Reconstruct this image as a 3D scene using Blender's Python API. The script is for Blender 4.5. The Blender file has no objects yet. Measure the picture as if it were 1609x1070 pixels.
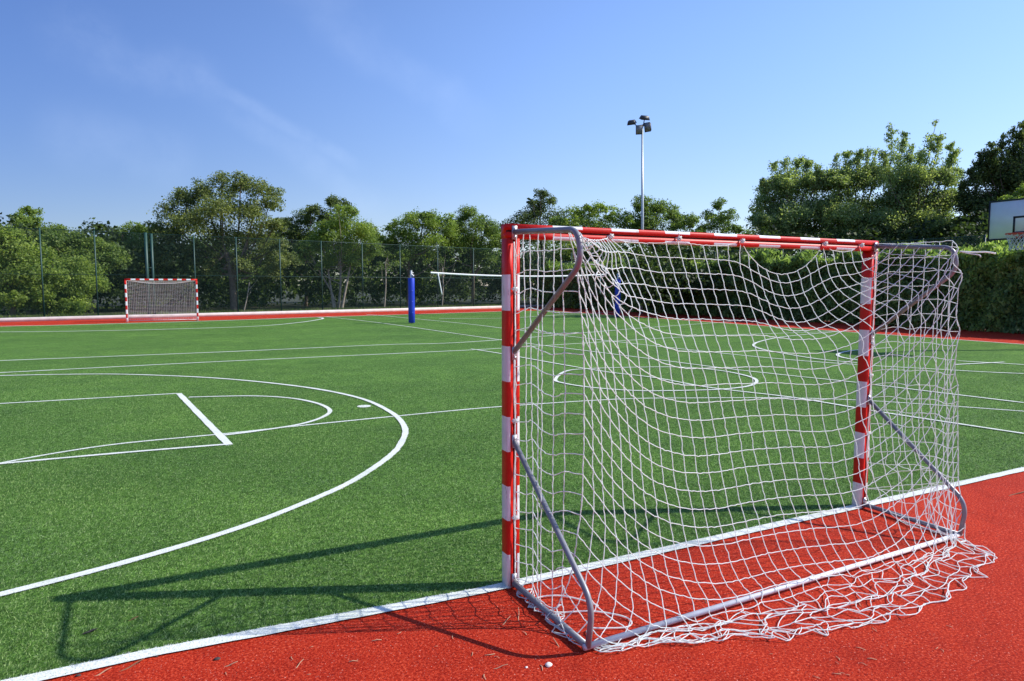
import bpy, math, random
import numpy as np
SKY_AIR, SKY_DUST, SKY_OZ, SKY_STR = 1.0, .25, 2.0, .124
SKY_TINT = (.97, 1.055, 1.33)
SUN_STR, EXPOSURE = 4.0, .5
FIBRES, HEDGE_N, NET_R = 420000, 120000, .0025
BOARD_X, BOARD_Y = 16.5, 6.2
NET_KNOTS = [
    -1540, -820, 1940, -1530, -810, 1951, -1550, -791, 1961, -1540, -767, 1972, -1530, -738, 1983, -1551, -705, 1994, -1540, -669, 2004, -1530, -630, 2015, -1497, -624, 1916, -1469, -620, 1819,
    -1455, -618, 1709, -1442, -616, 1608, -1429, -615, 1504, -1424, -614, 1397, -1419, -614, 1298, -1418, -614, 1198, -1417, -613, 1094, -1416, -613, 993, -1418, -613, 890, -1421, -613, 787,
    -1423, -613, 681, -1431, -611, 580, -1446, -608, 475, -1460, -605, 375, -1477, -599, 275, -1503, -583, 181, -1536, -551, 90, -1570, -500, 10, -1560, -599, 11, -1555, -699, 21,
    -1600, -620, 7, -1474, -732, 1953, -1452, -745, 1933, -1484, -723, 1921, -1461, -730, 1926, -1467, -714, 1908, -1488, -672, 1919, -1461, -646, 1942, -1468, -613, 1928, -1443, -612, 1827,
    -1420, -610, 1728, -1405, -609, 1623, -1394, -609, 1520, -1382, -610, 1417, -1374, -610, 1313, -1368, -611, 1214, -1367, -613, 1112, -1365, -615, 1007, -1365, -617, 905, -1365, -620, 804,
    -1363, -624, 702, -1364, -629, 600, -1372, -633, 498, -1389, -638, 396, -1411, -647, 297, -1442, -661, 207, -1491, -666, 131, -1559, -640, 51, -1554, -598, 17, -1526, -693, 20,
    -1506, -787, 9, -1557, -709, 6, -1405, -655, 1959, -1377, -676, 1920, -1414, -655, 1886, -1386, -686, 1878, -1398, -685, 1842, -1421, -641, 1848, -1388, -618, 1879, -1403, -597, 1843,
    -1386, -599, 1741, -1367, -600, 1640, -1352, -600, 1538, -1341, -601, 1435, -1331, -603, 1332, -1320, -605, 1231, -1312, -608, 1132, -1310, -611, 1029, -1309, -615, 924, -1309, -620, 822,
    -1308, -626, 721, -1305, -634, 620, -1305, -645, 521, -1311, -656, 419, -1331, -670, 321, -1360, -695, 226, -1404, -725, 147, -1480, -754, 89, -1565, -736, 10, -1526, -694, 18,
    -1506, -785, 16, -1465, -870, 8, -1501, -802, 14, -1327, -565, 1966, -1305, -603, 1914, -1338, -589, 1858, -1315, -633, 1832, -1322, -649, 1788, -1349, -611, 1783, -1319, -583, 1814,
    -1336, -580, 1762, -1323, -585, 1660, -1309, -588, 1557, -1292, -589, 1457, -1282, -592, 1354, -1272, -595, 1252, -1260, -598, 1152, -1251, -603, 1053, -1247, -608, 950, -1246, -614, 846,
    -1245, -621, 743, -1245, -630, 643, -1242, -643, 542, -1244, -659, 445, -1248, -679, 343, -1269, -706, 250, -1305, -747, 163, -1358, -787, 98, -1469, -846, 57, -1532, -834, 18,
    -1501, -789, 13, -1459, -874, 18, -1371, -899, 24, -1434, -874, 19, -1262, -491, 1973, -1235, -528, 1913, -1260, -523, 1839, -1243, -573, 1793, -1241, -603, 1746, -1271, -580, 1727,
    -1251, -545, 1750, -1265, -563, 1686, -1254, -569, 1583, -1245, -575, 1480, -1224, -576, 1382, -1215, -580, 1280, -1204, -585, 1178, -1194, -590, 1079, -1184, -597, 978, -1179, -603, 877,
    -1177, -611, 773, -1176, -621, 669, -1177, -634, 569, -1175, -651, 469, -1179, -673, 373, -1180, -701, 274, -1203, -743, 188, -1242, -802, 109, -1300, -838, 54, -1381, -870, 13,
    -1440, -870, 9, -1494, -887, 12, -1417, -903, 15, -1342, -919, 23, -1334, -930, 21, -1180, -397, 1983, -1165, -452, 1916, -1180, -457, 1830, -1171, -510, 1766, -1160, -549, 1715,
    -1187, -547, 1681, -1182, -508, 1688, -1190, -544, 1616, -1179, -551, 1514, -1172, -559, 1411, -1151, -561, 1314, -1141, -567, 1211, -1129, -573, 1110, -1122, -581, 1010, -1113, -589, 908,
    -1108, -598, 807, -1104, -608, 704, -1102, -620, 602, -1103, -637, 502, -1102, -657, 402, -1108, -686, 307, -1106, -723, 213, -1131, -778, 134, -1173, -855, 59, -1232, -875, 11,
    -1272, -898, 23, -1343, -891, 14, -1401, -932, 19, -1347, -894, 7, -1206, -883, 7, -1257, -949, 9, -1115, -322, 1992, -1095, -377, 1921, -1101, -392, 1829, -1096, -445, 1752,
    -1080, -489, 1693, -1101, -508, 1647, -1107, -475, 1632, -1109, -523, 1554, -1098, -531, 1452, -1092, -541, 1350, -1073, -546, 1251, -1064, -552, 1148, -1050, -561, 1047, -1045, -570, 947,
    -1036, -580, 844, -1033, -592, 743, -1026, -603, 642, -1023, -618, 542, -1023, -638, 441, -1022, -663, 343, -1029, -699, 249, -1025, -746, 161, -1053, -813, 91, -1083, -870, 23,
    -1151, -872, 19, -1184, -873, 22, -1254, -876, 18, -1303, -928, 13, -1236, -894, 15, -1126, -986, 17, -1157, -966, 22, -1038, -234, 2003, -1024, -303, 1928, -1022, -330, 1835,
    -1018, -382, 1750, -1002, -428, 1680, -1015, -464, 1623, -1027, -447, 1582, -1023, -500, 1500, -1011, -510, 1399, -1007, -522, 1297, -991, -529, 1195, -981, -537, 1093, -967, -547, 993,
    -963, -558, 892, -954, -570, 789, -953, -584, 688, -941, -597, 588, -939, -615, 490, -937, -638, 389, -936, -669, 293, -943, -712, 202, -938, -769, 121, -973, -850, 56,
    -967, -929, 14, -1022, -936, 23, -1080, -879, 17, -1181, -940, 22, -1227, -940, 15, -1104, -956, 19, -1048, -1029, 12, -1104, -965, 15, -972, -158, 2012, -949, -237, 1934,
    -943, -274, 1842, -936, -326, 1752, -921, -372, 1673, -929, -418, 1604, -939, -424, 1541, -933, -474, 1455, -919, -487, 1354, -916, -501, 1253, -903, -511, 1150, -891, -520, 1049,
    -878, -532, 948, -875, -545, 847, -868, -559, 745, -865, -574, 644, -851, -590, 543, -849, -611, 445, -845, -638, 346, -844, -674, 252, -850, -725, 165, -848, -792, 93,
    -885, -870, 9, -903, -953, 7, -952, -914, 6, -982, -887, 19, -1056, -902, 14, -1120, -999, 23, -1017, -968, 22, -983, -1043, 13, -1051, -1042, 24, -900, -75, 2025,
    -869, -187, 1934, -860, -231, 1843, -850, -280, 1751, -836, -327, 1665, -841, -377, 1587, -848, -402, 1507, -839, -449, 1417, -826, -464, 1318, -822, -480, 1216, -809, -492, 1115,
    -797, -503, 1014, -784, -516, 914, -782, -531, 812, -776, -547, 711, -770, -564, 609, -757, -582, 508, -754, -606, 410, -750, -636, 312, -748, -677, 220, -753, -733, 135,
    -755, -808, 73, -789, -870, 17, -782, -937, 20, -845, -952, 13, -874, -902, 9, -975, -909, 8, -995, -1009, 9, -936, -1008, 17, -907, -1043, 7, -951, -1020, 5,
    -793, -87, 2004, -779, -157, 1928, -771, -203, 1836, -758, -248, 1743, -746, -294, 1654, -749, -343, 1568, -753, -380, 1479, -742, -424, 1387, -730, -442, 1289, -723, -459, 1188,
    -713, -474, 1088, -701, -487, 987, -688, -501, 886, -685, -518, 784, -681, -535, 683, -673, -553, 582, -661, -574, 481, -656, -599, 382, -653, -631, 286, -650, -677, 196,
    -654, -736, 111, -662, -817, 55, -691, -882, 22, -737, -940, 7, -767, -954, 14, -778, -963, 15, -848, -967, 17, -886, -1046, 15, -816, -1023, 24, -846, -1052, 20,
    -908, -1081, 16, -690, -87, 1999, -682, -141, 1919, -675, -185, 1825, -663, -227, 1732, -653, -271, 1642, -653, -317, 1552, -656, -359, 1459, -643, -402, 1366, -632, -422, 1268,
    -622, -440, 1168, -614, -456, 1067, -602, -471, 966, -590, -488, 865, -586, -505, 763, -582, -524, 663, -574, -543, 561, -563, -566, 461, -556, -591, 362, -554, -626, 266,
    -551, -675, 178, -555, -735, 94, -566, -832, 57, -578, -895, 17, -612, -908, 15, -617, -957, 24, -670, -952, 10, -776, -955, 19, -831, -996, 16, -735, -1046, 6,
    -746, -1087, 11, -823, -1081, 24, -583, -86, 2000, -581, -132, 1914, -576, -172, 1819, -566, -212, 1725, -557, -254, 1633, -554, -296, 1541, -557, -339, 1447, -544, -380, 1352,
    -533, -402, 1254, -520, -421, 1155, -514, -440, 1055, -502, -457, 953, -491, -476, 851, -486, -494, 750, -482, -514, 650, -474, -535, 548, -465, -559, 448, -455, -585, 350,
    -453, -621, 255, -452, -672, 167, -455, -735, 87, -466, -830, 56, -478, -899, 21, -525, -957, 5, -547, -955, 11, -577, -1011, 5, -620, -1076, 22, -684, -1109, 7,
    -645, -1075, 6, -667, -1178, 25, -686, -1164, 14, -478, -82, 2007, -478, -125, 1913, -475, -162, 1818, -467, -200, 1723, -461, -240, 1629, -454, -279, 1536, -456, -320, 1441,
    -445, -361, 1344, -432, -385, 1247, -417, -405, 1148, -414, -426, 1048, -402, -444, 946, -391, -465, 845, -386, -484, 744, -381, -506, 645, -373, -528, 543, -365, -553, 443,
    -353, -582, 345, -353, -619, 251, -354, -670, 164, -357, -737, 88, -367, -830, 57, -421, -875, 11, -426, -959, 6, -430, -1015, 13, -487, -993, 12, -555, -1018, 15,
    -599, -1083, 5, -553, -1149, 8, -603, -1216, 9, -615, -1127, 14, -380, -75, 2025, -376, -119, 1912, -373, -154, 1818, -367, -191, 1721, -363, -228, 1627, -353, -266, 1533,
    -353, -305, 1437, -345, -345, 1339, -330, -371, 1243, -316, -393, 1144, -312, -415, 1044, -301, -435, 943, -290, -457, 843, -286, -477, 742, -279, -499, 644, -271, -523, 542,
    -265, -550, 443, -252, -581, 345, -253, -618, 251, -256, -670, 164, -261, -740, 91, -270, -832, 58, -291, -898, 11, -305, -1006, 17, -356, -1008, 11, -398, -1022, 23,
    -441, -1043, 24, -554, -1099, 6, -498, -1160, 9, -463, -1168, 16, -534, -1209, 20, -273, -82, 2004, -274, -116, 1911, -270, -149, 1816, -266, -185, 1718, -263, -221, 1623,
    -251, -258, 1529, -251, -295, 1432, -245, -335, 1334, -228, -362, 1238, -214, -386, 1139, -210, -408, 1039, -200, -429, 939, -189, -452, 841, -185, -473, 740, -178, -496, 642,
    -168, -521, 541, -165, -549, 442, -150, -581, 345, -153, -620, 251, -158, -672, 164, -165, -744, 92, -174, -831, 57, -200, -891, 6, -235, -962, 9, -231, -1002, 14,
    -314, -1041, 18, -336, -1073, 23, -460, -1124, 22, -379, -1194, 21, -397, -1265, 6, -427, -1223, 25, -172, -83, 1998, -172, -114, 1909, -166, -146, 1814, -165, -181, 1715,
    -162, -217, 1619, -151, -254, 1524, -148, -290, 1427, -143, -329, 1330, -126, -358, 1233, -113, -383, 1133, -108, -406, 1034, -98, -427, 935, -89, -451, 837, -84, -473, 736,
    -77, -496, 639, -67, -522, 540, -64, -551, 440, -49, -585, 344, -54, -624, 251, -60, -677, 163, -68, -750, 91, -75, -845, 58, -115, -898, 17, -128, -985, 7,
    -202, -1089, 10, -164, -1091, 17, -278, -1081, 13, -325, -1118, 14, -310, -1191, 21, -351, -1236, 21, -346, -1253, 16, -54, -83, 1999, -71, -112, 1908, -65, -144, 1812,
    -64, -179, 1712, -61, -214, 1616, -52, -252, 1520, -45, -289, 1424, -40, -328, 1328, -25, -357, 1229, -11, -384, 1129, -6, -407, 1031, 4, -429, 931, 11, -453, 834,
    17, -475, 733, 23, -500, 635, 33, -526, 537, 37, -557, 437, 52, -591, 342, 46, -632, 248, 39, -686, 161, 31, -759, 88, 25, -843, 58, 14, -902, 21,
    -9, -945, 13, -64, -1008, 24, -133, -1071, 17, -180, -1095, 24, -225, -1148, 6, -200, -1239, 23, -186, -1257, 16, -255, -1256, 19, 46, -80, 2007, 29, -110, 1903,
    33, -143, 1806, 34, -178, 1708, 39, -213, 1611, 46, -253, 1515, 57, -292, 1422, 63, -331, 1326, 74, -361, 1227, 90, -389, 1127, 96, -412, 1028, 105, -435, 927,
    110, -458, 830, 119, -482, 729, 123, -506, 631, 133, -533, 533, 138, -564, 433, 152, -600, 337, 146, -641, 245, 138, -696, 157, 132, -769, 84, 120, -870, 48,
    84, -891, 9, 52, -963, 16, 47, -1029, 11, 14, -1086, 7, -96, -1095, 5, -93, -1152, 23, -63, -1266, 18, -109, -1286, 9, -213, -1281, 10, 160, -75, 2025,
    125, -109, 1886, 126, -143, 1790, 128, -179, 1692, 136, -214, 1596, 140, -258, 1504, 157, -301, 1416, 163, -341, 1320, 172, -371, 1222, 189, -399, 1121, 197, -422, 1022,
    203, -444, 921, 209, -468, 825, 221, -491, 723, 224, -516, 625, 232, -542, 527, 240, -574, 427, 251, -610, 331, 246, -652, 240, 239, -706, 152, 233, -779, 78,
    225, -870, 36, 210, -953, 14, 160, -976, 21, 154, -1023, 7, 76, -1116, 24, 14, -1122, 24, -31, -1179, 10, 30, -1215, 18, -6, -1318, 12, -79, -1281, 19,
    234, -75, 1953, 217, -109, 1854, 216, -145, 1758, 219, -183, 1664, 230, -218, 1568, 234, -267, 1483, 256, -316, 1404, 263, -359, 1310, 269, -386, 1212, 288, -415, 1111,
    297, -437, 1012, 301, -458, 911, 307, -481, 814, 322, -505, 714, 325, -528, 616, 331, -554, 517, 341, -585, 420, 351, -621, 324, 346, -663, 233, 340, -717, 145,
    335, -790, 71, 321, -870, 7, 331, -903, 14, 255, -996, 17, 214, -1107, 18, 178, -1140, 19, 157, -1113, 23, 74, -1177, 10, 125, -1198, 8, 110, -1263, 13,
    47, -1273, 16, 316, -75, 1892, 309, -110, 1814, 306, -147, 1719, 309, -189, 1629, 324, -223, 1534, 329, -279, 1459, 353, -336, 1392, 363, -382, 1300, 365, -407, 1201,
    387, -436, 1101, 397, -456, 1003, 398, -475, 902, 405, -497, 804, 422, -521, 705, 426, -543, 607, 430, -568, 507, 442, -597, 412, 451, -633, 317, 447, -674, 226,
    441, -729, 138, 437, -802, 65, 418, -871, 24, 447, -909, 19, 380, -965, 20, 335, -1011, 24, 297, -1115, 10, 271, -1131, 10, 191, -1201, 13, 206, -1245, 11,
    168, -1266, 18, 118, -1336, 24, 407, -75, 1847, 404, -111, 1780, 399, -150, 1687, 402, -195, 1601, 419, -230, 1506, 426, -292, 1442, 450, -358, 1385, 463, -407, 1296,
    462, -430, 1196, 487, -458, 1098, 496, -477, 1000, 496, -494, 899, 503, -515, 799, 523, -538, 702, 527, -559, 604, 528, -582, 502, 541, -610, 408, 552, -645, 314,
    547, -686, 222, 541, -739, 134, 540, -817, 59, 520, -873, 8, 543, -914, 15, 426, -996, 19, 469, -1054, 15, 398, -1098, 23, 283, -1137, 20, 311, -1141, 23,
    315, -1239, 7, 305, -1293, 9, 244, -1324, 6, 507, -75, 1822, 503, -113, 1762, 495, -152, 1671, 499, -201, 1587, 516, -238, 1493, 526, -305, 1438, 548, -378, 1388,
    564, -431, 1302, 560, -452, 1202, 586, -480, 1105, 595, -498, 1007, 594, -513, 906, 600, -533, 805, 623, -556, 710, 626, -575, 610, 627, -596, 508, 640, -623, 413,
    653, -657, 320, 647, -695, 226, 641, -746, 138, 636, -820, 69, 626, -873, 22, 620, -915, 24, 588, -1006, 5, 562, -1020, 21, 509, -1120, 20, 433, -1143, 23,
    338, -1166, 10, 420, -1227, 19, 399, -1287, 10, 358, -1283, 7, 610, -75, 1821, 603, -114, 1763, 592, -154, 1673, 596, -206, 1590, 615, -247, 1498, 625, -318, 1448,
    645, -397, 1402, 664, -454, 1319, 657, -474, 1219, 683, -502, 1123, 692, -518, 1026, 691, -533, 924, 697, -551, 824, 722, -573, 729, 722, -590, 629, 725, -610, 526,
    736, -636, 429, 752, -668, 336, 746, -702, 241, 740, -747, 151, 733, -815, 79, 725, -872, 20, 757, -866, 6, 690, -935, 19, 686, -1020, 11, 598, -1054, 15,
    495, -1075, 23, 529, -1180, 10, 505, -1195, 14, 533, -1313, 12, 442, -1299, 9, 712, -75, 1844, 700, -115, 1783, 688, -156, 1693, 692, -210, 1610, 712, -257, 1522,
    723, -331, 1472, 741, -413, 1427, 762, -476, 1348, 752, -494, 1248, 778, -522, 1153, 785, -538, 1055, 786, -551, 954, 791, -568, 854, 818, -590, 759, 817, -605, 658,
    820, -623, 557, 830, -647, 457, 849, -678, 364, 843, -707, 266, 838, -746, 174, 830, -805, 93, 826, -871, 14, 784, -926, 9, 758, -934, 21, 745, -984, 17,
    684, -1034, 11, 638, -1057, 24, 615, -1158, 12, 602, -1215, 18, 634, -1251, 20, 509, -1312, 10, 803, -75, 1887, 793, -116, 1818, 779, -158, 1726, 784, -213, 1643,
    806, -268, 1559, 818, -343, 1509, 835, -428, 1462, 856, -495, 1388, 845, -514, 1287, 870, -543, 1194, 873, -557, 1093, 877, -570, 994, 881, -585, 894, 910, -606, 799,
    909, -620, 697, 914, -637, 596, 923, -658, 496, 942, -688, 401, 938, -711, 301, 934, -746, 205, 925, -795, 118, 921, -870, 41, 902, -907, 5, 839, -920, 23,
    870, -963, 24, 794, -1034, 8, 727, -1049, 8, 670, -1084, 14, 710, -1193, 17, 691, -1220, 25, 594, -1270, 24, 892, -75, 1951, 881, -115, 1856, 869, -159, 1764,
    874, -217, 1681, 896, -280, 1605, 910, -357, 1553, 925, -442, 1505, 945, -514, 1436, 934, -532, 1336, 958, -563, 1243, 958, -575, 1141, 963, -587, 1043, 969, -602, 942,
    999, -623, 846, 998, -635, 743, 1004, -650, 642, 1012, -669, 542, 1031, -696, 446, 1029, -715, 345, 1026, -747, 247, 1017, -787, 154, 1020, -826, 55, 1023, -891, 25,
    938, -902, 10, 926, -943, 17, 891, -978, 14, 820, -1013, 10, 802, -1089, 6, 806, -1145, 8, 822, -1178, 12, 763, -1277, 7, 970, -75, 2025, 969, -114, 1885,
    958, -159, 1793, 966, -220, 1712, 985, -295, 1648, 998, -373, 1600, 1012, -458, 1554, 1029, -534, 1491, 1020, -552, 1392, 1044, -584, 1299, 1040, -594, 1197, 1046, -605, 1098,
    1053, -618, 997, 1084, -639, 900, 1083, -649, 797, 1090, -662, 695, 1098, -679, 596, 1116, -705, 500, 1114, -720, 399, 1112, -747, 299, 1104, -778, 203, 1102, -809, 107,
    1122, -870, 8, 1063, -892, 6, 1042, -918, 17, 998, -938, 15, 869, -994, 10, 848, -1071, 16, 866, -1136, 13, 923, -1200, 18, 808, -1229, 24, 1068, -81, 1995,
    1061, -113, 1899, 1051, -158, 1808, 1061, -227, 1732, 1075, -312, 1686, 1085, -393, 1647, 1096, -478, 1609, 1110, -556, 1552, 1102, -572, 1453, 1126, -606, 1361, 1120, -613, 1259,
    1126, -622, 1159, 1133, -633, 1058, 1164, -654, 961, 1164, -663, 858, 1171, -674, 756, 1179, -688, 656, 1198, -712, 560, 1195, -725, 460, 1192, -747, 360, 1184, -771, 261,
    1181, -794, 165, 1189, -837, 67, 1167, -876, 12, 1158, -953, 18, 1105, -959, 9, 967, -977, 24, 975, -972, 17, 980, -1113, 8, 964, -1188, 10, 928, -1189, 8,
    1169, -82, 1987, 1156, -113, 1904, 1146, -161, 1817, 1156, -237, 1751, 1165, -331, 1723, 1169, -415, 1696, 1176, -500, 1667, 1186, -580, 1618, 1181, -592, 1518, 1205, -628, 1428,
    1197, -632, 1327, 1201, -639, 1226, 1208, -648, 1124, 1238, -668, 1028, 1239, -675, 926, 1247, -684, 824, 1255, -694, 723, 1274, -720, 627, 1271, -731, 527, 1266, -747, 426,
    1257, -764, 327, 1255, -782, 228, 1257, -811, 129, 1272, -870, 32, 1228, -878, 9, 1131, -926, 11, 1067, -970, 21, 1014, -988, 14, 1030, -1086, 11, 1086, -1123, 13,
    1028, -1250, 10, 1272, -81, 1998, 1252, -117, 1910, 1241, -170, 1832, 1247, -254, 1781, 1252, -352, 1767, 1251, -438, 1748, 1252, -522, 1728, 1260, -603, 1688, 1254, -611, 1588,
    1280, -649, 1501, 1270, -651, 1399, 1272, -655, 1297, 1279, -661, 1195, 1306, -682, 1099, 1310, -687, 999, 1316, -692, 896, 1324, -700, 795, 1343, -725, 702, 1340, -734, 601,
    1336, -746, 499, 1324, -759, 400, 1323, -771, 299, 1324, -792, 198, 1332, -833, 102, 1332, -870, 20, 1264, -892, 6, 1176, -939, 11, 1115, -987, 11, 1114, -1033, 9,
    1101, -1148, 20, 1046, -1178, 9, 1370, -75, 2030, 1343, -128, 1921, 1330, -188, 1861, 1331, -275, 1827, 1334, -374, 1822, 1329, -460, 1808, 1325, -544, 1793, 1331, -626, 1761,
    1321, -629, 1662, 1350, -669, 1578, 1337, -669, 1476, 1337, -671, 1373, 1345, -675, 1272, 1369, -694, 1177, 1373, -697, 1076, 1379, -701, 974, 1387, -706, 873, 1403, -730, 784,
    1400, -737, 683, 1397, -746, 580, 1385, -754, 480, 1384, -763, 378, 1383, -779, 275, 1386, -804, 179, 1380, -833, 89, 1360, -870, 11, 1241, -888, 6, 1223, -970, 20,
    1232, -1049, 12, 1222, -1133, 18, 1120, -1121, 9, 1407, -80, 1936, 1424, -145, 1945, 1410, -213, 1907, 1405, -300, 1889, 1409, -396, 1886, 1405, -481, 1875, 1395, -565, 1861,
    1399, -648, 1836, 1385, -646, 1738, 1416, -688, 1657, 1399, -685, 1556, 1398, -686, 1454, 1405, -690, 1352, 1429, -705, 1258, 1429, -707, 1158, 1433, -709, 1057, 1440, -712, 956,
    1455, -732, 873, 1452, -738, 769, 1449, -745, 667, 1440, -751, 565, 1438, -758, 463, 1436, -770, 359, 1435, -786, 261, 1428, -807, 161, 1416, -805, 57, 1373, -870, 5,
    1338, -1009, 11, 1368, -1073, 21, 1351, -1065, 22, 1284, -1143, 12, 1507, -95, 1958, 1492, -165, 1989, 1477, -241, 1971, 1470, -327, 1961, 1479, -417, 1957, 1477, -502, 1947,
    1464, -585, 1933, 1467, -669, 1913, 1445, -663, 1816, 1479, -706, 1738, 1459, -701, 1638, 1457, -701, 1535, 1461, -703, 1435, 1485, -716, 1344, 1478, -716, 1245, 1479, -716, 1145,
    1483, -718, 1045, 1500, -734, 965, 1497, -739, 858, 1495, -745, 757, 1491, -750, 652, 1489, -756, 550, 1487, -766, 443, 1485, -776, 342, 1481, -794, 233, 1476, -806, 133,
    1443, -824, 56, 1407, -883, 22, 1415, -973, 6, 1386, -1107, 15, 1341, -1118, 10, 1540, -100, 2055, 1550, -184, 2051, 1537, -269, 2046, 1531, -353, 2039, 1545, -437, 2031,
    1548, -521, 2021, 1533, -606, 2007, 1534, -690, 1990, 1501, -680, 1897, 1540, -723, 1820, 1518, -717, 1719, 1514, -716, 1617, 1514, -716, 1518, 1540, -727, 1430, 1522, -724, 1334,
    1518, -723, 1237, 1516, -722, 1139, 1540, -735, 1060, 1539, -740, 948, 1539, -745, 850, 1540, -750, 740, 1540, -756, 636, 1540, -763, 526, 1540, -770, 420, 1540, -791, 302,
    1540, -809, 206, 1540, -830, 90, 1511, -854, 14, 1463, -941, 9, 1421, -956, 23, 1439, -1072, 11, -1540, -110, 2020, -1540, -105, 1898, -1540, -100, 1796, -1540, -100, 1688,
    -1540, -100, 1585, -1540, -100, 1490, -1535, -87, 1390, -1538, -94, 1283, -1540, -100, 1184, -1540, -100, 1079, -1540, -100, 978, -1540, -100, 878, -1540, -100, 779, -1540, -100, 674,
    -1540, -100, 572, -1540, -100, 465, -1540, -100, 359, -1540, -100, 266, -1540, -100, 166, -1540, -100, 62, -1493, -96, 24, -1525, -142, 7, -1568, -185, 14, -1513, -103, 14,
    -1539, -190, 2020, -1536, -189, 1920, -1533, -188, 1817, -1530, -187, 1712, -1526, -186, 1609, -1523, -185, 1507, -1519, -184, 1408, -1519, -184, 1301, -1518, -184, 1199, -1517, -185, 1091,
    -1517, -185, 987, -1516, -185, 879, -1515, -185, 781, -1515, -185, 678, -1515, -185, 577, -1515, -185, 470, -1515, -185, 374, -1515, -185, 275, -1515, -185, 177, -1515, -185, 77,
    -1554, -166, 19, -1526, -216, 12, -1474, -170, 15, -1572, -184, 6, -1542, -270, 2020, -1541, -270, 1922, -1540, -269, 1824, -1538, -269, 1725, -1537, -269, 1622, -1535, -268, 1518,
    -1533, -268, 1415, -1532, -268, 1314, -1530, -267, 1213, -1527, -267, 1106, -1525, -266, 1011, -1522, -266, 907, -1519, -265, 807, -1516, -264, 703, -1516, -264, 601, -1516, -264, 498,
    -1516, -264, 395, -1516, -264, 290, -1516, -264, 193, -1516, -264, 91, -1522, -259, 11, -1576, -306, 19, -1509, -265, 7, -1562, -249, 14, -1537, -350, 2020, -1537, -350, 1918,
    -1537, -350, 1818, -1537, -350, 1716, -1537, -351, 1611, -1536, -351, 1506, -1536, -351, 1406, -1536, -351, 1302, -1536, -351, 1200, -1536, -352, 1100, -1536, -352, 995, -1536, -352, 886,
    -1536, -353, 785, -1536, -353, 684, -1536, -353, 582, -1536, -353, 480, -1536, -353, 377, -1536, -353, 274, -1536, -353, 172, -1536, -353, 64, -1554, -343, 10, -1502, -374, 8,
    -1581, -335, 7, -1517, -341, 21, -1544, -430, 2020, -1546, -428, 1917, -1547, -426, 1811, -1549, -425, 1711, -1550, -423, 1614, -1551, -422, 1508, -1551, -422, 1403, -1551, -422, 1297,
    -1552, -422, 1194, -1552, -421, 1091, -1552, -421, 991, -1553, -421, 888, -1553, -420, 780, -1554, -420, 682, -1554, -419, 578, -1554, -419, 480, -1554, -419, 381, -1554, -419, 280,
    -1554, -419, 178, -1554, -419, 74, -1525, -408, 19, -1561, -452, 13, -1514, -412, 13, -1584, -409, 20, -1535, -510, 2020, -1535, -510, 1914, -1535, -510, 1810, -1535, -510, 1706,
    -1535, -510, 1604, -1535, -510, 1498, -1535, -510, 1394, -1535, -510, 1286, -1535, -510, 1180, -1535, -510, 1080, -1535, -510, 980, -1535, -510, 875, -1535, -510, 772, -1535, -510, 675,
    -1535, -510, 575, -1535, -510, 471, -1535, -510, 368, -1535, -510, 265, -1535, -510, 167, -1535, -510, 66, -1499, -456, 17, -1498, -510, 23, -1570, -505, 23, -1511, -479, 15,
    -1546, -590, 2020, -1541, -584, 1919, -1531, -581, 1814, -1522, -578, 1711, -1518, -577, 1605, -1514, -577, 1504, -1511, -576, 1406, -1508, -575, 1301, -1505, -573, 1202, -1504, -572, 1102,
    -1503, -569, 998, -1502, -567, 895, -1501, -565, 800, -1500, -561, 698, -1499, -558, 597, -1497, -552, 491, -1494, -545, 390, -1491, -538, 292, -1487, -530, 187, -1486, -529, 86,
    -1472, -529, 18, -1521, -561, 16, -1558, -606, 11, -1525, -558, 14, 1540, -110, 2045, 1540, -104, 1898, 1540, -100, 1796, 1540, -100, 1696, 1540, -100, 1592, 1530, -102, 1492,
    1518, -105, 1387, 1540, -100, 1286, 1540, -100, 1186, 1540, -100, 1081, 1540, -100, 980, 1540, -104, 878, 1540, -104, 777, 1540, -100, 674, 1540, -127, 574, 1540, -145, 460,
    1540, -100, 368, 1540, -152, 255, 1540, -100, 164, 1539, -199, 184, 1534, -287, 145, 1518, -304, 48, 1485, -397, 19, 1445, -488, 16, 1541, -200, 2045, 1544, -192, 1941,
    1547, -188, 1840, 1552, -187, 1732, 1556, -187, 1628, 1560, -186, 1523, 1565, -186, 1421, 1562, -189, 1317, 1560, -193, 1216, 1557, -197, 1108, 1554, -200, 1005, 1551, -202, 903,
    1549, -205, 799, 1546, -206, 692, 1543, -225, 593, 1541, -253, 489, 1540, -243, 388, 1540, -336, 354, 1540, -353, 254, 1538, -359, 217, 1532, -390, 135, 1513, -406, 39,
    1472, -488, 18, 1450, -580, 15, 1538, -290, 2045, 1539, -287, 1941, 1541, -284, 1838, 1542, -285, 1737, 1543, -285, 1637, 1545, -285, 1531, 1546, -286, 1435, 1547, -288, 1326,
    1548, -291, 1226, 1549, -293, 1117, 1550, -296, 1016, 1551, -301, 908, 1553, -306, 810, 1554, -314, 705, 1547, -329, 609, 1541, -353, 511, 1540, -338, 410, 1540, -439, 390,
    1540, -448, 286, 1538, -461, 250, 1532, -487, 163, 1526, -505, 62, 1475, -561, 24, 1478, -632, 21, 1543, -380, 2045, 1543, -380, 1942, 1542, -381, 1839, 1541, -381, 1735,
    1541, -381, 1630, 1540, -382, 1525, 1539, -382, 1424, 1538, -383, 1322, 1536, -384, 1218, 1535, -385, 1118, 1533, -387, 1013, 1531, -388, 912, 1528, -390, 811, 1524, -393, 707,
    1516, -398, 607, 1540, -454, 539, 1540, -492, 443, 1540, -595, 440, 1540, -702, 365, 1539, -607, 319, 1534, -573, 219, 1525, -591, 118, 1513, -602, 8, 1474, -690, 21,
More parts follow.
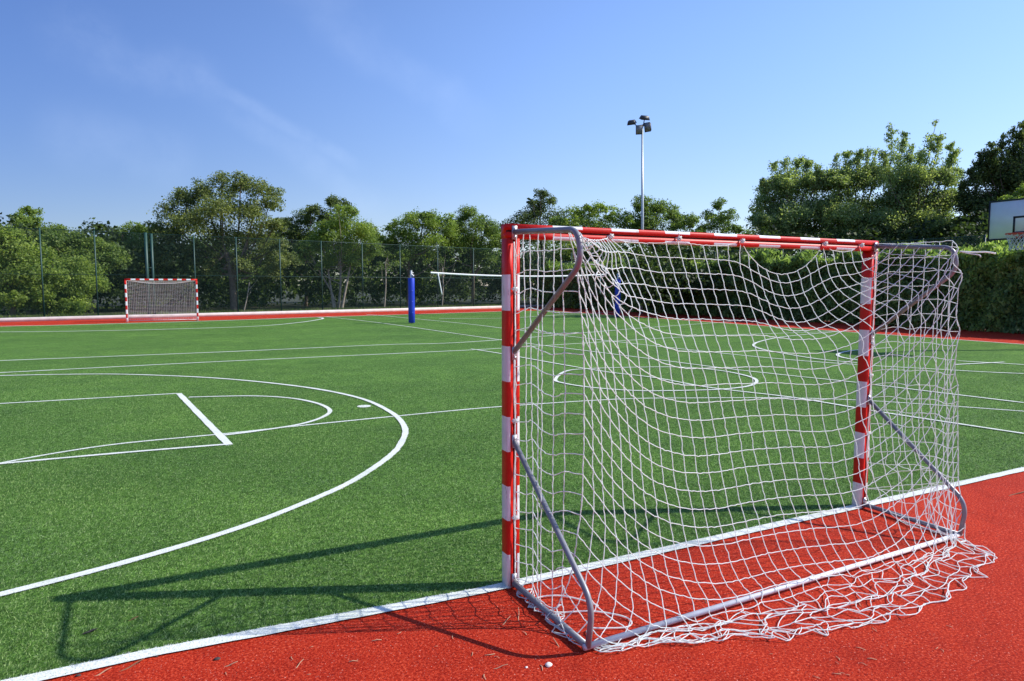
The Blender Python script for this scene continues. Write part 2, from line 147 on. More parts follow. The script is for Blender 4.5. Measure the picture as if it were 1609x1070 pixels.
    1536, -470, 2045, 1532, -470, 1940, 1529, -470, 1840, 1525, -470, 1737, 1521, -470, 1638, 1521, -471, 1539, 1521, -473, 1442, 1521, -475, 1337, 1521, -477, 1235, 1521, -479, 1133,
    1520, -482, 1029, 1520, -485, 928, 1520, -489, 828, 1520, -494, 724, 1519, -499, 618, 1518, -510, 523, 1520, -530, 420, 1523, -583, 338, 1536, -663, 272, 1539, -588, 206,
    1526, -603, 125, 1513, -652, 38, 1493, -698, 23, 1468, -795, 21, 1545, -560, 2045, 1546, -561, 1945, 1546, -562, 1847, 1547, -563, 1746, 1548, -564, 1643, 1548, -566, 1539,
    1549, -568, 1435, 1550, -570, 1330, 1551, -572, 1233, 1552, -574, 1134, 1553, -576, 1031, 1555, -579, 934, 1556, -582, 833, 1558, -586, 731, 1560, -590, 627, 1563, -595, 526,
    1566, -602, 425, 1570, -610, 326, 1568, -619, 225, 1566, -637, 122, 1513, -656, 36, 1513, -750, 12, 1472, -802, 12, 1457, -895, 10, 1534, -650, 2045, 1528, -652, 1943,
    1522, -654, 1840, 1515, -657, 1734, 1517, -658, 1633, 1519, -659, 1530, 1521, -661, 1427, 1524, -662, 1327, 1527, -664, 1227, 1530, -666, 1124, 1533, -668, 1019, 1536, -670, 918,
    1540, -673, 815, 1545, -676, 711, 1550, -679, 610, 1557, -683, 509, 1565, -688, 405, 1563, -698, 304, 1560, -712, 199, 1555, -734, 98, 1512, -753, 6, 1513, -854, 14,
    1417, -884, 22, 1488, -977, 20,
]
R = math.radians
rnd = random.Random(7)
rg = np.random.default_rng(11)
scn = bpy.context.scene
COL = scn.collection

# ------------------------------------------------------------------ camera
W, H, F = 1609.0, 1070.0, 1053.578
CAM = np.array([-3.2407, -3.4156, 1.7375]); YAW, PIT = 0.4687, -0.0813
fw = np.array([math.sin(YAW)*math.cos(PIT), math.cos(YAW)*math.cos(PIT), math.sin(PIT)])
rt = np.array([math.cos(YAW), -math.sin(YAW), 0.0]); up = np.cross(rt, fw)
cd = bpy.data.cameras.new('camera'); cam = bpy.data.objects.new('camera', cd); COL.objects.link(cam)
cam.location = CAM
cam.rotation_euler = (math.pi/2 + PIT, 0, -YAW)
cd.sensor_width = 36; cd.lens = 36*F/W; cd.clip_end = 3000; cd.clip_start = .05
scn.camera = cam

def ray(px, py): return fw + rt*((px-W/2)/F) - up*((py-H/2)/F)
def ground(px, py, z=0.0):
    d = ray(px, py); return CAM + d*((z-CAM[2])/d[2])
def at(px, py, D): return CAM + ray(px, py)*D          # a point seen in the photo, D metres deep
def base(px, D, z=0.0):
    p = at(px, 449, D); return np.array([p[0], p[1], z])

# ------------------------------------------------------------------ object helpers
def tag(o, label=None, cat=None, group=None, kind=None):
    if label: o['label'] = label
    if cat: o['category'] = cat
    if group: o['group'] = group
    if kind: o['kind'] = kind
    return o
def empty(name, loc, rz=0.0, label=None, cat=None, group=None):
    o = bpy.data.objects.new(name, None); COL.objects.link(o)
    o.location = loc; o.rotation_euler = (0, 0, rz); o.empty_display_size = .3
    return tag(o, label, cat, group)
def mesh_np(name, v, faces, mats, parent=None, midx=None, smooth=False, loc=None):
    """faces: list of (n,k) int arrays"""
    me = bpy.data.meshes.new(name)
    v = np.asarray(v, np.float32)
    if not isinstance(faces, (list, tuple)): faces = [faces]
    faces = [np.asarray(f, np.int32) for f in faces if len(f)]
    loops = np.concatenate([f.ravel() for f in faces])
    tot = np.concatenate([np.full(len(f), f.shape[1], np.int32) for f in faces])
    me.vertices.add(len(v)); me.vertices.foreach_set('co', v.ravel())
    me.loops.add(len(loops)); me.loops.foreach_set('vertex_index', loops)
    me.polygons.add(len(tot))
    st = np.zeros(len(tot), np.int32); st[1:] = np.cumsum(tot)[:-1]
    me.polygons.foreach_set('loop_start', st)
    if not isinstance(mats, (list, tuple)): mats = [mats]
    for m in mats: me.materials.append(m)
    if midx is not None: me.polygons.foreach_set('material_index', np.asarray(midx, np.int32))
    if smooth: me.polygons.foreach_set('use_smooth', np.ones(len(tot), bool))
    me.update(calc_edges=True); me.validate()
    o = bpy.data.objects.new(name, me); COL.objects.link(o)
    if parent: o.parent = parent
    if loc is not None: o.location = loc
    return o
class MB:
    def __init__(s): s.v = []; s.f = {}; s.m = {}; s.n = 0
    def add(s, v, f, m=0):
        v = np.asarray(v, float); f = np.asarray(f, int)
        k = f.shape[1]; s.f.setdefault(k, []).append(f+s.n); s.m.setdefault(k, []).append(np.full(len(f), m) if np.isscalar(m) else np.asarray(m))
        s.v.append(v); s.n += len(v); return s
    def box(s, c, d, m=0, rot=None):
        x, y, z = np.array(d)/2
        v = np.array([(-x,-y,-z),(x,-y,-z),(x,y,-z),(-x,y,-z),(-x,-y,z),(x,-y,z),(x,y,z),(-x,y,z)])
        if rot is not None: v = v@np.asarray(rot).T
        return s.add(v+np.array(c), [(3,2,1,0),(4,5,6,7),(0,1,5,4),(1,2,6,5),(2,3,7,6),(3,0,4,7)], m)
    def tube(s, pts, r, n=10, m=0, cap=True, closed=False):
        pts = np.asarray(pts, float); k = len(pts)
        r = np.full(k, r) if np.isscalar(r) else np.asarray(r, float)
        t = np.gradient(pts, axis=0)
        if closed: t = np.roll(pts,-1,0)-np.roll(pts,1,0)
        t /= np.linalg.norm(t, axis=1)[:,None]+1e-12
        a = np.zeros((k,3)); ref = np.array([0,0,1.]) if abs(t[0][2])<.9 else np.array([1.,0,0])
        a[0] = np.cross(t[0], ref); a[0] /= np.linalg.norm(a[0])
        for i in range(1,k):
            q = a[i-1]-t[i]*(a[i-1]@t[i]); a[i] = q/(np.linalg.norm(q)+1e-12)
        b = np.cross(t,a); th = np.arange(n)*2*math.pi/n
        v = (pts[:,None,:]+r[:,None,None]*(np.cos(th)[None,:,None]*a[:,None,:]+np.sin(th)[None,:,None]*b[:,None,:])).reshape(-1,3)
        i = np.arange(k if closed else k-1)[:,None]; j = np.arange(n)[None,:]; i2 = (i+1)%k; j2 = (j+1)%n
        f = np.stack([i*n+j+0*i, i*n+j2, i2*n+j2, i2*n+j], -1).reshape(-1,4)
        base_n = s.n
        s.add(v, f, m)
        if cap and not closed:
            for ring, fl in ((0,True),(k-1,False)):
                idx = np.arange(n)+ring*n
                if fl: idx = idx[::-1]
                s.f.setdefault(n, []).append((idx+base_n)[None,:]); s.m.setdefault(n, []).append(np.array([m]))
        return s
    def build(s, name, mats, parent=None, smooth=False, loc=None):
        ks = sorted(s.f)
        return mesh_np(name, np.concatenate(s.v), [np.concatenate(s.f[k]) for k in ks], mats, parent,
                       np.concatenate([np.concatenate(s.m[k]) for k in ks]), smooth, loc)
def smooth_path(pts, n=8, closed=False):
    P = np.asarray(pts, float); k = len(P); out = []
    rng_ = range(k if closed else k-1)
    for i in rng_:
        if closed: p0,p1,p2,p3 = P[(i-1)%k],P[i],P[(i+1)%k],P[(i+2)%k]
        else: p0,p1,p2,p3 = P[max(i-1,0)],P[i],P[i+1],P[min(i+2,k-1)]
        for t in np.arange(n)/n:
            out.append(.5*((2*p1)+(p2-p0)*t+(2*p0-5*p1+4*p2-p3)*t*t+(3*p1-p0-3*p2+p3)*t**3))
    if not closed: out.append(P[-1])
    return np.array(out)
def fillet(pts, r, n=6):
    """polyline with its inner corners rounded"""
    P = [np.array(p, float) for p in pts]; out = [P[0]]
    for a,b,c in zip(P[:-2],P[1:-1],P[2:]):
        u = (a-b)/np.linalg.norm(a-b); w = (c-b)/np.linalg.norm(c-b)
        d = min(r, .48*np.linalg.norm(a-b), .48*np.linalg.norm(c-b))
        p, q = b+u*d, b+w*d
        for t in np.linspace(0,1,n+1): out.append((1-t)**2*p+2*t*(1-t)*b+t*t*q)
    out.append(P[-1]); return np.array(out)

# ------------------------------------------------------------------ materials
def mat(name, col, rough=.6, metal=0.0, noise=0.0, nscale=20.0, bump=0.0, bscale=200.0, spec=.5):
    m = bpy.data.materials.new(name); m.use_nodes = True; nt = m.node_tree; b = nt.nodes['Principled BSDF']
    b.inputs['Base Color'].default_value = (*col, 1); b.inputs['Roughness'].default_value = rough
    b.inputs['Metallic'].default_value = metal; b.inputs['Specular IOR Level'].default_value = spec
    tc = nt.nodes.new('ShaderNodeTexCoord')
    if noise:
        n = nt.nodes.new('ShaderNodeTexNoise'); n.inputs['Scale'].default_value = nscale; n.inputs['Detail'].default_value = 6
        nt.links.new(tc.outputs['Object'], n.inputs['Vector'])
        r = nt.nodes.new('ShaderNodeValToRGB')
        r.color_ramp.elements[0].position = .3; r.color_ramp.elements[1].position = .7
        r.color_ramp.elements[0].color = (*[c*(1-noise) for c in col], 1); r.color_ramp.elements[1].color = (*[min(1,c*(1+noise*.6)) for c in col], 1)
        nt.links.new(n.outputs['Fac'], r.inputs['Fac']); nt.links.new(r.outputs['Color'], b.inputs['Base Color'])
    if bump:
        n2 = nt.nodes.new('ShaderNodeTexNoise'); n2.inputs['Scale'].default_value = bscale; n2.inputs['Detail'].default_value = 3
        nt.links.new(tc.outputs['Object'], n2.inputs['Vector'])
        bp = nt.nodes.new('ShaderNodeBump'); bp.inputs['Strength'].default_value = bump; bp.inputs['Distance'].default_value = .01
        nt.links.new(n2.outputs['Fac'], bp.inputs['Height']); nt.links.new(bp.outputs['Normal'], b.inputs['Normal'])
    return m
def ramp(nt, src, stops):
    r = nt.nodes.new('ShaderNodeValToRGB'); e = r.color_ramp.elements
    while len(e) < len(stops): e.new(.5)
    for el,(p,c) in zip(e, stops): el.position = p; el.color = (*c, 1)
    nt.links.new(src, r.inputs['Fac']); return r.outputs['Color']
def tnoise(nt, tc, scale, detail=4, rough=.55):
    n = nt.nodes.new('ShaderNodeTexNoise'); n.inputs['Scale'].default_value = scale; n.inputs['Detail'].default_value = detail; n.inputs['Roughness'].default_value = rough
    nt.links.new(tc, n.inputs['Vector']); return n.outputs['Fac']
def mixc(nt, f, a, b, mode='MIX'):
    x = nt.nodes.new('ShaderNodeMix'); x.data_type = 'RGBA'; x.blend_type = mode
    for s, k in ((f,0),(a,6),(b,7)):
        if isinstance(s, (int,float)): x.inputs[k].default_value = s
        elif isinstance(s, tuple): x.inputs[k].default_value = (*s,1)
        else: nt.links.new(s, x.inputs[k])
    return x.outputs[2]
def turf_material():
    m = bpy.data.materials.new('artificial_turf'); m.use_nodes = True; nt = m.node_tree; b = nt.nodes['Principled BSDF']
    tc = nt.nodes.new('ShaderNodeTexCoord').outputs['Object']
    fine = ramp(nt, tnoise(nt, tc, 95, 3, .7), [(.32,(.022,.064,.008)),(.49,(.080,.180,.030)),(.62,(.18,.32,.065)),(.76,(.38,.54,.19))])
    mid = ramp(nt, tnoise(nt, tc, 16, 6, .78), [(.32,(.45,.48,.45)),(.5,(.95,.96,.95)),(.66,(1.5,1.42,1.6))])
    seam = nt.nodes.new('ShaderNodeTexWave'); seam.wave_type = 'BANDS'; seam.bands_direction = 'Y'; seam.inputs['Scale'].default_value = .085; seam.inputs['Distortion'].default_value = .6; seam.inputs['Detail'].default_value = 2
    nt.links.new(tc, seam.inputs['Vector'])
    mid = mixc(nt, 1.0, mid, ramp(nt, seam.outputs['Fac'], [(.35,(.95,.95,.95)),(.65,(1.04,1.04,1.02))]), 'MULTIPLY')
    mid = mixc(nt, 1.0, mid, ramp(nt, tnoise(nt, tc, 1.6, 5, .7), [(.32,(.74,.78,.80)),(.68,(1.16,1.13,1.10))]), 'MULTIPLY')
    big = ramp(nt, tnoise(nt, tc, .35, 3), [(.3,(.85,.88,.85)),(.7,(1.12,1.1,1.05))])
    c = mixc(nt, 1.0, mixc(nt, 1.0, fine, mid, 'MULTIPLY'), big, 'MULTIPLY')
    sp = ramp(nt, tnoise(nt, tc, 60, 2, .5), [(.64,(0,0,0)),(.74,(.8,.8,.8))]); c = mixc(nt, sp, c, (.48,.58,.30))      # sparse pale specks
    nt.links.new(c, b.inputs['Base Color']); b.inputs['Roughness'].default_value = .7; b.inputs['Specular IOR Level'].default_value = .06
    bp = nt.nodes.new('ShaderNodeBump'); bp.inputs['Strength'].default_value = .55; bp.inputs['Distance'].default_value = .02
    nt.links.new(tnoise(nt, tc, 120, 4, .7), bp.inputs['Height']); nt.links.new(bp.outputs['Normal'], b.inputs['Normal'])
    return m
def track_material():
    m = bpy.data.materials.new('red_rubber'); m.use_nodes = True; nt = m.node_tree; b = nt.nodes['Principled BSDF']
    tc = nt.nodes.new('ShaderNodeTexCoord').outputs['Object']
    fine = ramp(nt, tnoise(nt, tc, 75, 4, .8), [(.34,(.20,.004,.002)),(.47,(.42,.020,.006)),(.57,(.60,.048,.016)),(.68,(.86,.14,.075))])
    mid = ramp(nt, tnoise(nt, tc, 4, 6, .7), [(.3,(.80,.78,.76)),(.5,(1,1,1)),(.7,(1.08,1.25,1.2))])
    big = ramp(nt, tnoise(nt, tc, .7, 5, .6), [(.3,(.86,.84,.84)),(.7,(1.05,1.15,1.1))])
    c = mixc(nt, 1.0, mixc(nt, 1.0, fine, mid, 'MULTIPLY'), big, 'MULTIPLY')
    sp = ramp(nt, tnoise(nt, tc, 105, 2, .5), [(.66,(0,0,0)),(.74,(1,1,1))]); c = mixc(nt, sp, c, (.92,.42,.32))      # pale granules
    nt.links.new(c, b.inputs['Base Color']); b.inputs['Roughness'].default_value = .85; b.inputs['Specular IOR Level'].default_value = .12
    bp = nt.nodes.new('ShaderNodeBump'); bp.inputs['Strength'].default_value = .7; bp.inputs['Distance'].default_value = .012
    nt.links.new(tnoise(nt, tc, 110, 4, .75), bp.inputs['Height']); nt.links.new(bp.outputs['Normal'], b.inputs['Normal'])
    return m
def line_material():
    m = bpy.data.materials.new('white_turf_line'); m.use_nodes = True; nt = m.node_tree; b = nt.nodes['Principled BSDF']
    tc = nt.nodes.new('ShaderNodeTexCoord').outputs['Object']
    a = ramp(nt, tnoise(nt, tc, 90, 4, .75), [(.30,(.22,.30,.16)),(.40,(.62,.66,.56)),(.55,(.80,.82,.77)),(.7,(.90,.91,.88))])
    w = ramp(nt, tnoise(nt, tc, 2.2, 5, .7), [(.3,(.82,.85,.78)),(.55,(1,1,1))])
    nt.links.new(mixc(nt, 1.0, a, w, 'MULTIPLY'), b.inputs['Base Color']); b.inputs['Roughness'].default_value = .8; b.inputs['Specular IOR Level'].default_value = .2
    bp = nt.nodes.new('ShaderNodeBump'); bp.inputs['Strength'].default_value = .5; bp.inputs['Distance'].default_value = .01
    nt.links.new(tnoise(nt, tc, 150, 3), bp.inputs['Height']); nt.links.new(bp.outputs['Normal'], b.inputs['Normal'])
    return m
def leaf_material(name, cols, trans=.35):
    m = bpy.data.materials.new(name); m.use_nodes = True; nt = m.node_tree; b = nt.nodes['Principled BSDF']; out = nt.nodes['Material Output']
    g = nt.nodes.new('ShaderNodeNewGeometry'); k = len(cols)
    c = ramp(nt, g.outputs['Random Per Island'], [(i/(k-1), cc) for i,cc in enumerate(cols)])
    tc = nt.nodes.new('ShaderNodeTexCoord').outputs['Object']
    c = mixc(nt, 1.0, c, ramp(nt, tnoise(nt, tc, .55, 2), [(.35,(.72,.78,.8)),(.65,(1.25,1.2,1.0))]), 'MULTIPLY')
    nt.links.new(c, b.inputs['Base Color']); b.inputs['Roughness'].default_value = .55; b.inputs['Specular IOR Level'].default_value = .3
    t = nt.nodes.new('ShaderNodeBsdfTranslucent'); nt.links.new(mixc(nt, 1.0, c, (1.3,1.35,.7), 'MULTIPLY'), t.inputs['Color'])
    mx = nt.nodes.new('ShaderNodeMixShader'); mx.inputs[0].default_value = trans
    nt.links.new(b.outputs[0], mx.inputs[1]); nt.links.new(t.outputs[0], mx.inputs[2]); nt.links.new(mx.outputs[0], out.inputs['Surface'])
    return m
M = dict(
    turf=turf_material(), track=track_material(),
    line=line_material(),
    red=mat('red_paint', (.58,.015,.009), .42, noise=.12, nscale=9, bump=.04, bscale=60, spec=.25),
    white=mat('white_tape', (.78,.78,.79), .42, noise=.07, nscale=14),
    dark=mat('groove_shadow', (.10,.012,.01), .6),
    steel=mat('grey_painted_steel', (.25,.255,.275), .42, metal=.25, noise=.14, nscale=15),
    palesteel=mat('pale_worn_steel', (.70,.70,.71), .5, metal=.1, noise=.15, nscale=12),
    zinc=mat('zinc_bracket', (.55,.55,.56), .38, metal=.7, noise=.2, nscale=60),
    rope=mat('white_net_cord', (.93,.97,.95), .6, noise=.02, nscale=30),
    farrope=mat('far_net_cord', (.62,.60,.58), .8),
    kerb=mat('pale_concrete', (.62,.56,.52), .85, noise=.15, nscale=3, bump=.3, bscale=40),
    plinth=mat('dark_concrete', (.08,.085,.085), .9, noise=.2, nscale=4),
    soil=mat('soil', (.045,.05,.022), .95, noise=.4, nscale=2),
    fence=mat('green_fence_paint', (.014,.06,.048), .5, noise=.1, nscale=8),
    wire=mat('green_coated_wire', (.010,.042,.034), .6, spec=.25),
    wire2=mat('pale_green_wire', (.05,.12,.105), .5),
    blue=mat('blue_vinyl', (.012,.045,.52), .42, noise=.08, nscale=10),
    pole=mat('galvanised_steel', (.52,.55,.57), .42, metal=.35, noise=.1, nscale=10),
    lampbody=mat('dark_lamp_housing', (.05,.055,.06), .5),
    glass=mat('lamp_glass', (.22,.24,.24), .15),
    board=mat('white_backboard', (.82,.86,.88), .35, noise=.06, nscale=4),
    black=mat('black_trim', (.012,.014,.018), .5),
    rim=mat('orange_red_rim', (.55,.07,.035), .45),
    bnet=mat('basket_net_cord', (.55,.62,.62), .8),
    tapeW=mat('white_tape_band', (.85,.86,.85), .6),
    netdark=mat('dark_net_twine', (.02,.025,.025), .8),
    bark=mat('grey_brown_bark', (.16,.12,.09), .9, noise=.4, nscale=5, bump=.6, bscale=18),
    palebark=mat('pale_bark', (.34,.29,.23), .9, noise=.35, nscale=4, bump=.5, bscale=18),
    stem_core=mat('dark_bark_and_core', (.05,.04,.03), .9, noise=.3, nscale=5),
    twig=mat('dry_twig', (.22,.10,.05), .9), straw=mat('dry_straw', (.50,.30,.18), .9),
    stone=mat('white_stone', (.75,.72,.66), .8, noise=.15, nscale=60), dryleaf=mat('dark_dry_leaf', (.05,.035,.03), .8),
    linefibre=mat('white_fibre', (.80,.82,.78), .7),
    fibre=leaf_material('turf_fibre', [(.018,.058,.010),(.052,.130,.026),(.12,.225,.058),(.42,.55,.26)], .3),
)

def add_translucency(m, fac, col):
    nt = m.node_tree; out = nt.nodes['Material Output']; b = nt.nodes['Principled BSDF']
    t = nt.nodes.new('ShaderNodeBsdfTranslucent'); t.inputs['Color'].default_value = (*col, 1)
    mx = nt.nodes.new('ShaderNodeMixShader'); mx.inputs[0].default_value = fac
    nt.links.new(b.outputs[0], mx.inputs[1]); nt.links.new(t.outputs[0], mx.inputs[2]); nt.links.new(mx.outputs[0], out.inputs['Surface'])
add_translucency(M['rope'], .45, (.95,1.0,.97))
def scuff(m, col, lo=.66, hi=.72, scale=(40,40,9)):
    nt = m.node_tree; b = nt.nodes['Principled BSDF']; src = b.inputs['Base Color'].links[0].from_socket
    tc = nt.nodes.new('ShaderNodeTexCoord').outputs['Object']; mp = nt.nodes.new('ShaderNodeMapping'); mp.inputs['Scale'].default_value = scale
    nt.links.new(tc, mp.inputs['Vector']); f = ramp(nt, tnoise(nt, mp.outputs[0], 1.0, 5, .7), [(lo,(0,0,0)),(hi,(.75,.75,.75))])
    nt.links.new(mixc(nt, f, src, col), b.inputs['Base Color'])
scuff(M['white'], (.36,.33,.31), .60, .68); scuff(M['red'], (.26,.03,.02), .62, .68); scuff(M['steel'], (.13,.09,.07), .64, .70, (30,30,30)); scuff(M['blue'], (.03,.05,.25), .58, .70, (14,14,3))
# ------------------------------------------------------------------ sky and sun
SUN_TO = np.array([-2.28, .965, -2.04]); SUN_TO /= np.linalg.norm(SUN_TO)
EL = math.asin(-SUN_TO[2]); AZ = math.atan2(-SUN_TO[0], -SUN_TO[1])     # azimuth from +Y towards +X
world = bpy.data.worlds.new('World'); scn.world = world; world.use_nodes = True
nt = world.node_tree; bg = nt.nodes['Background']
sky = nt.nodes.new('ShaderNodeTexSky'); sky.sky_type = 'NISHITA'; sky.sun_disc = False
sky.sun_elevation = EL; sky.sun_rotation = AZ; sky.air_density = SKY_AIR; sky.dust_density = SKY_DUST; sky.ozone_density = SKY_OZ
tcw = nt.nodes.new('ShaderNodeTexCoord').outputs['Generated']
def streak(a, b, width, scale, amount, col_in):
    """a thin cirrus band: the directions close to the plane through the directions a and b"""
    a = ray(*a); b = ray(*b); n = np.cross(a, b); n /= np.linalg.norm(n)
    mid = a/np.linalg.norm(a)+b/np.linalg.norm(b); mid /= np.linalg.norm(mid)
    half = math.acos(np.clip(mid@a/np.linalg.norm(a), -1, 1))
    def dot(vec):
        d = nt.nodes.new('ShaderNodeVectorMath'); d.operation = 'DOT_PRODUCT'; nt.links.new(tcw, d.inputs[0]); d.inputs[1].default_value = vec; return d.outputs['Value']
    def mth(op, x, y=None):
        k = nt.nodes.new('ShaderNodeMath'); k.operation = op
        for i, s in enumerate((x, y)):
            if s is None: continue
            if isinstance(s, (int,float)): k.inputs[i].default_value = s
            else: nt.links.new(s, k.inputs[i])
        return k.outputs[0]
    wob = mth('MULTIPLY', mth('SUBTRACT', tnoise(nt, tcw, 5, 4), .5), width*3.0)
    dd = mth('ABSOLUTE', mth('ADD', dot(n), wob))
    band = nt.nodes.new('ShaderNodeMapRange'); band.interpolation_type = 'SMOOTHERSTEP'
    nt.links.new(dd, band.inputs[0]); band.inputs[1].default_value = width; band.inputs[2].default_value = 0; band.inputs[3].default_value = 0; band.inputs[4].default_value = 1
    along = nt.nodes.new('ShaderNodeMapRange'); along.interpolation_type = 'SMOOTHERSTEP'
    nt.links.new(dot(mid), along.inputs[0]); along.inputs[1].default_value = math.cos(half*1.25); along.inputs[2].default_value = math.cos(half*.55)
    ns = nt.nodes.new('ShaderNodeMapRange'); nt.links.new(tnoise(nt, tcw, scale, 7, .65), ns.inputs[0]); ns.inputs[1].default_value = .3; ns.inputs[2].default_value = .72
    f = mth('MULTIPLY', mth('MULTIPLY', mth('MULTIPLY', band.outputs[0], along.outputs[0]), ns.outputs[0]), amount)
    return mixc(nt, f, col_in, (9.0, 10.0, 11.5))
c = sky.outputs['Color']
c = mixc(nt, 1.0, c, SKY_TINT, 'MULTIPLY')
def dirdot(vec):
    d = nt.nodes.new('ShaderNodeVectorMath'); d.operation = 'DOT_PRODUCT'; nt.links.new(tcw, d.inputs[0]); d.inputs[1].default_value = vec; return d.outputs['Value']
mr = nt.nodes.new('ShaderNodeMapRange'); mr.interpolation_type = 'SMOOTHSTEP'      # the sky is deeper away from the sun
nt.links.new(dirdot((math.sin(AZ), math.cos(AZ), 0)), mr.inputs[0])
mr.inputs[1].default_value = -.75; mr.inputs[2].default_value = .25; mr.inputs[3].default_value = 0; mr.inputs[4].default_value = 1.0
c = mixc(nt, 1.0, c, mixc(nt, mr.outputs[0], (.42,.485,.60), (1.0,1.0,1.0)), 'MULTIPLY')
hz = nt.nodes.new('ShaderNodeMapRange'); hz.interpolation_type = 'SMOOTHSTEP'      # greyer haze low over the trees
nt.links.new(dirdot((0, 0, 1)), hz.inputs[0]); hz.inputs[1].default_value = .02; hz.inputs[2].default_value = .36
c = mixc(nt, 1.0, c, mixc(nt, hz.outputs[0], (.88,.80,.74), (1.03,1.03,1.03)), 'MULTIPLY')
c = streak((60,45),(345,130), .05, 9, .055, c)
c = streak((300,110),(560,260), .016, 12, .055, c)
c = streak((330,160),(600,330), .035, 7, .05, c)
c = streak((420,-40),(760,190), .045, 7, .045, c)
c = streak((60,190),(300,280), .07, 6, .05, c)
nt.links.new(c, bg.inputs['Color']); bg.inputs['Strength'].default_value = SKY_STR
sl = bpy.data.lights.new('sun', 'SUN'); sl.energy = SUN_STR; sl.angle = R(.55); sl.color = (1.0, .95, .86)
so = bpy.data.objects.new('sun', sl); COL.objects.link(so); so.location = (20,-10,30)
from mathutils import Vector
so.rotation_euler = Vector(SUN_TO).to_track_quat('-Z', 'Y').to_euler()
scn.view_settings.view_transform = 'Standard'; scn.view_settings.look = 'None'; scn.view_settings.exposure = EXPOSURE; scn.view_settings.gamma = 1
scn.cycles.max_bounces = 6; scn.cycles.transparent_max_bounces = 4; scn.cycles.diffuse_bounces = 3

# ------------------------------------------------------------------ ground
def sheet(name, poly, z, m, kind='structure', label=None, cat=None):
    o = mesh_np(name, [(x,y,z) for x,y in poly], np.arange(len(poly))[None,:], m)
    return tag(o, label, cat, kind=kind)
FARL = lambda x: 33.95+.212*x            # far edge of the turf
KERB = lambda x: 38.7+.235*x             # kerb along the far side
RIGHT = lambda y: 19.35+.035*(y-7)       # right edge of the turf
def hgrid(n=40, r=900):
    a = np.concatenate([-np.geomspace(r,4,n), [0], np.geomspace(4,r,n)]); X,Y = np.meshgrid(a,a,indexing='ij')
    Z = -.03+.35*np.clip((np.hypot(X-5,Y-15)-75)/80,0,4)**1.2
    v = np.stack([X,Y,Z],-1).reshape(-1,3); k=len(a); i,j=np.meshgrid(np.arange(k-1),np.arange(k-1),indexing='ij')
    return v, np.stack([i*k+j,(i+1)*k+j,(i+1)*k+j+1,i*k+j+1],-1).reshape(-1,4)
v,f = hgrid(); tag(mesh_np('terrain', v, f, M['soil'], smooth=True), kind='structure')
sheet('running_track', [(-40,-20),(25.6,-20),(25.6,KERB(25.6)),(-40,KERB(-40))], 0.0, M['track'])
yr = FARL(20.3)
sheet('turf_pitch', [(-14,.10),(-3.4,.07),(-1.7,-.04),(RIGHT(0),-.04),(RIGHT(yr),yr),(-14,FARL(-14))], .004, M['turf'])

# painted lines -----------------------------------------------------------
LINES = []      # polylines kept for keeping fibres off the paint
def ribbon(mb, pts, w, closed=False, z=.008):
    P = np.asarray(pts, float)[:,:2]
    t = np.gradient(P, axis=0) if not closed else np.roll(P,-1,0)-np.roll(P,1,0)
    t /= np.linalg.norm(t,axis=1)[:,None]+1e-9; n = np.stack([-t[:,1],t[:,0]],-1)
    k = len(P); jit = 1+.05*rg.standard_normal((k,1))
    a = P+n*w/2*jit; b = P-n*w/2*jit
    v = np.concatenate([np.c_[a,np.full(k,z)], np.c_[b,np.full(k,z)]])
    i = np.arange(k if closed else k-1); j=(i+1)%k
    mb.add(v, np.stack([i+k,j+k,j,i],-1)); LINES.append((P,w))
def gl(pts): return np.array([ground(*p) for p in pts])
def line_obj(name, pts, w, closed=False, smooth=True, z=.008, world_pts=False, label=None):
    P = np.asarray(pts,float) if world_pts else gl(pts)
    if smooth and len(P)>2: P = smooth_path(P, 10, closed)
    else: P = np.concatenate([np.linspace(a,b,24)[:-1] for a,b in zip(P[:-1],P[1:])]+[P[-1:]])
    mb = MB(); ribbon(mb, P, w, closed, z)
    return tag(mb.build(name, M['line']), kind='structure')
line_obj('goal_line', [(-14,.10),(-3.4,.07),(-1.7,-.045),(1.7,-.045),(5,-.045),(19.3,-.045)], .080, world_pts=True, smooth=False, z=.009)
ZL = iter(np.arange(.008, .03, .0007))
def L(name, pts, w=.075, **k): return line_obj(name, pts, w, z=next(ZL), **k)
L('pitch_line', [(-60,569),(0,567),(355,553),(600,542),(760,536),(1042,513),(1240,500),(1330,495)], 0.084)
L('pitch_line', [(-60,588),(0,586),(355,568),(660,554),(780,548),(940,538),(1110,528),(1316,521)], 0.076)
L('pitch_line', [(-60,741),(0,729),(100,711),(200,697),(358,682),(470,670),(640,653),(783,640),(969,628),(1097,626),(1240,626),(1378,631),(1609,647)], 0.046)
L('key_line', [(-40,637),(0,635),(278,619)], 0.059, smooth=False)
L('free_throw_line', [(281,619),(360,700)], 0.084, smooth=False)
L('key_line', [(360,699),(200,712),(0,730),(-40,734)], 0.059)
L('key_arc', [(297,625),(390,623),(452,626),(496,634),(518,645),(508,656),(470,668),(400,679),(352,685)], 0.059)
L('three_point_arc', [(-60,592),(0,591),(100,589),(200,589),(340,595),(470,608),(560,625),(613,648),(636,673),(630,698),(610,720),(560,754),(500,783),(380,830),(200,885),(0,937),(-100,962)], 0.071)
L('far_goal_arc', [(-60,522),(0,522),(100,521),(250,518),(400,513),(470,507),(503,502),(507,500),(500,499)], .13)
L('far_boundary_line', [(-60,515),(0,513),(150,510),(380,503),(510,498),(650,494),(800,489)], .16)
L('court_line', [(512,498),(600,508),(740,528),(820,539),(1003,562),(1160,582),(1347,602),(1378,606),(1609,634)], 0.063)
L('court_line', [(575,494),(650,501),(740,510),(820,520),(1000,541),(1240,566),(1506,583),(1609,588)], 0.071)
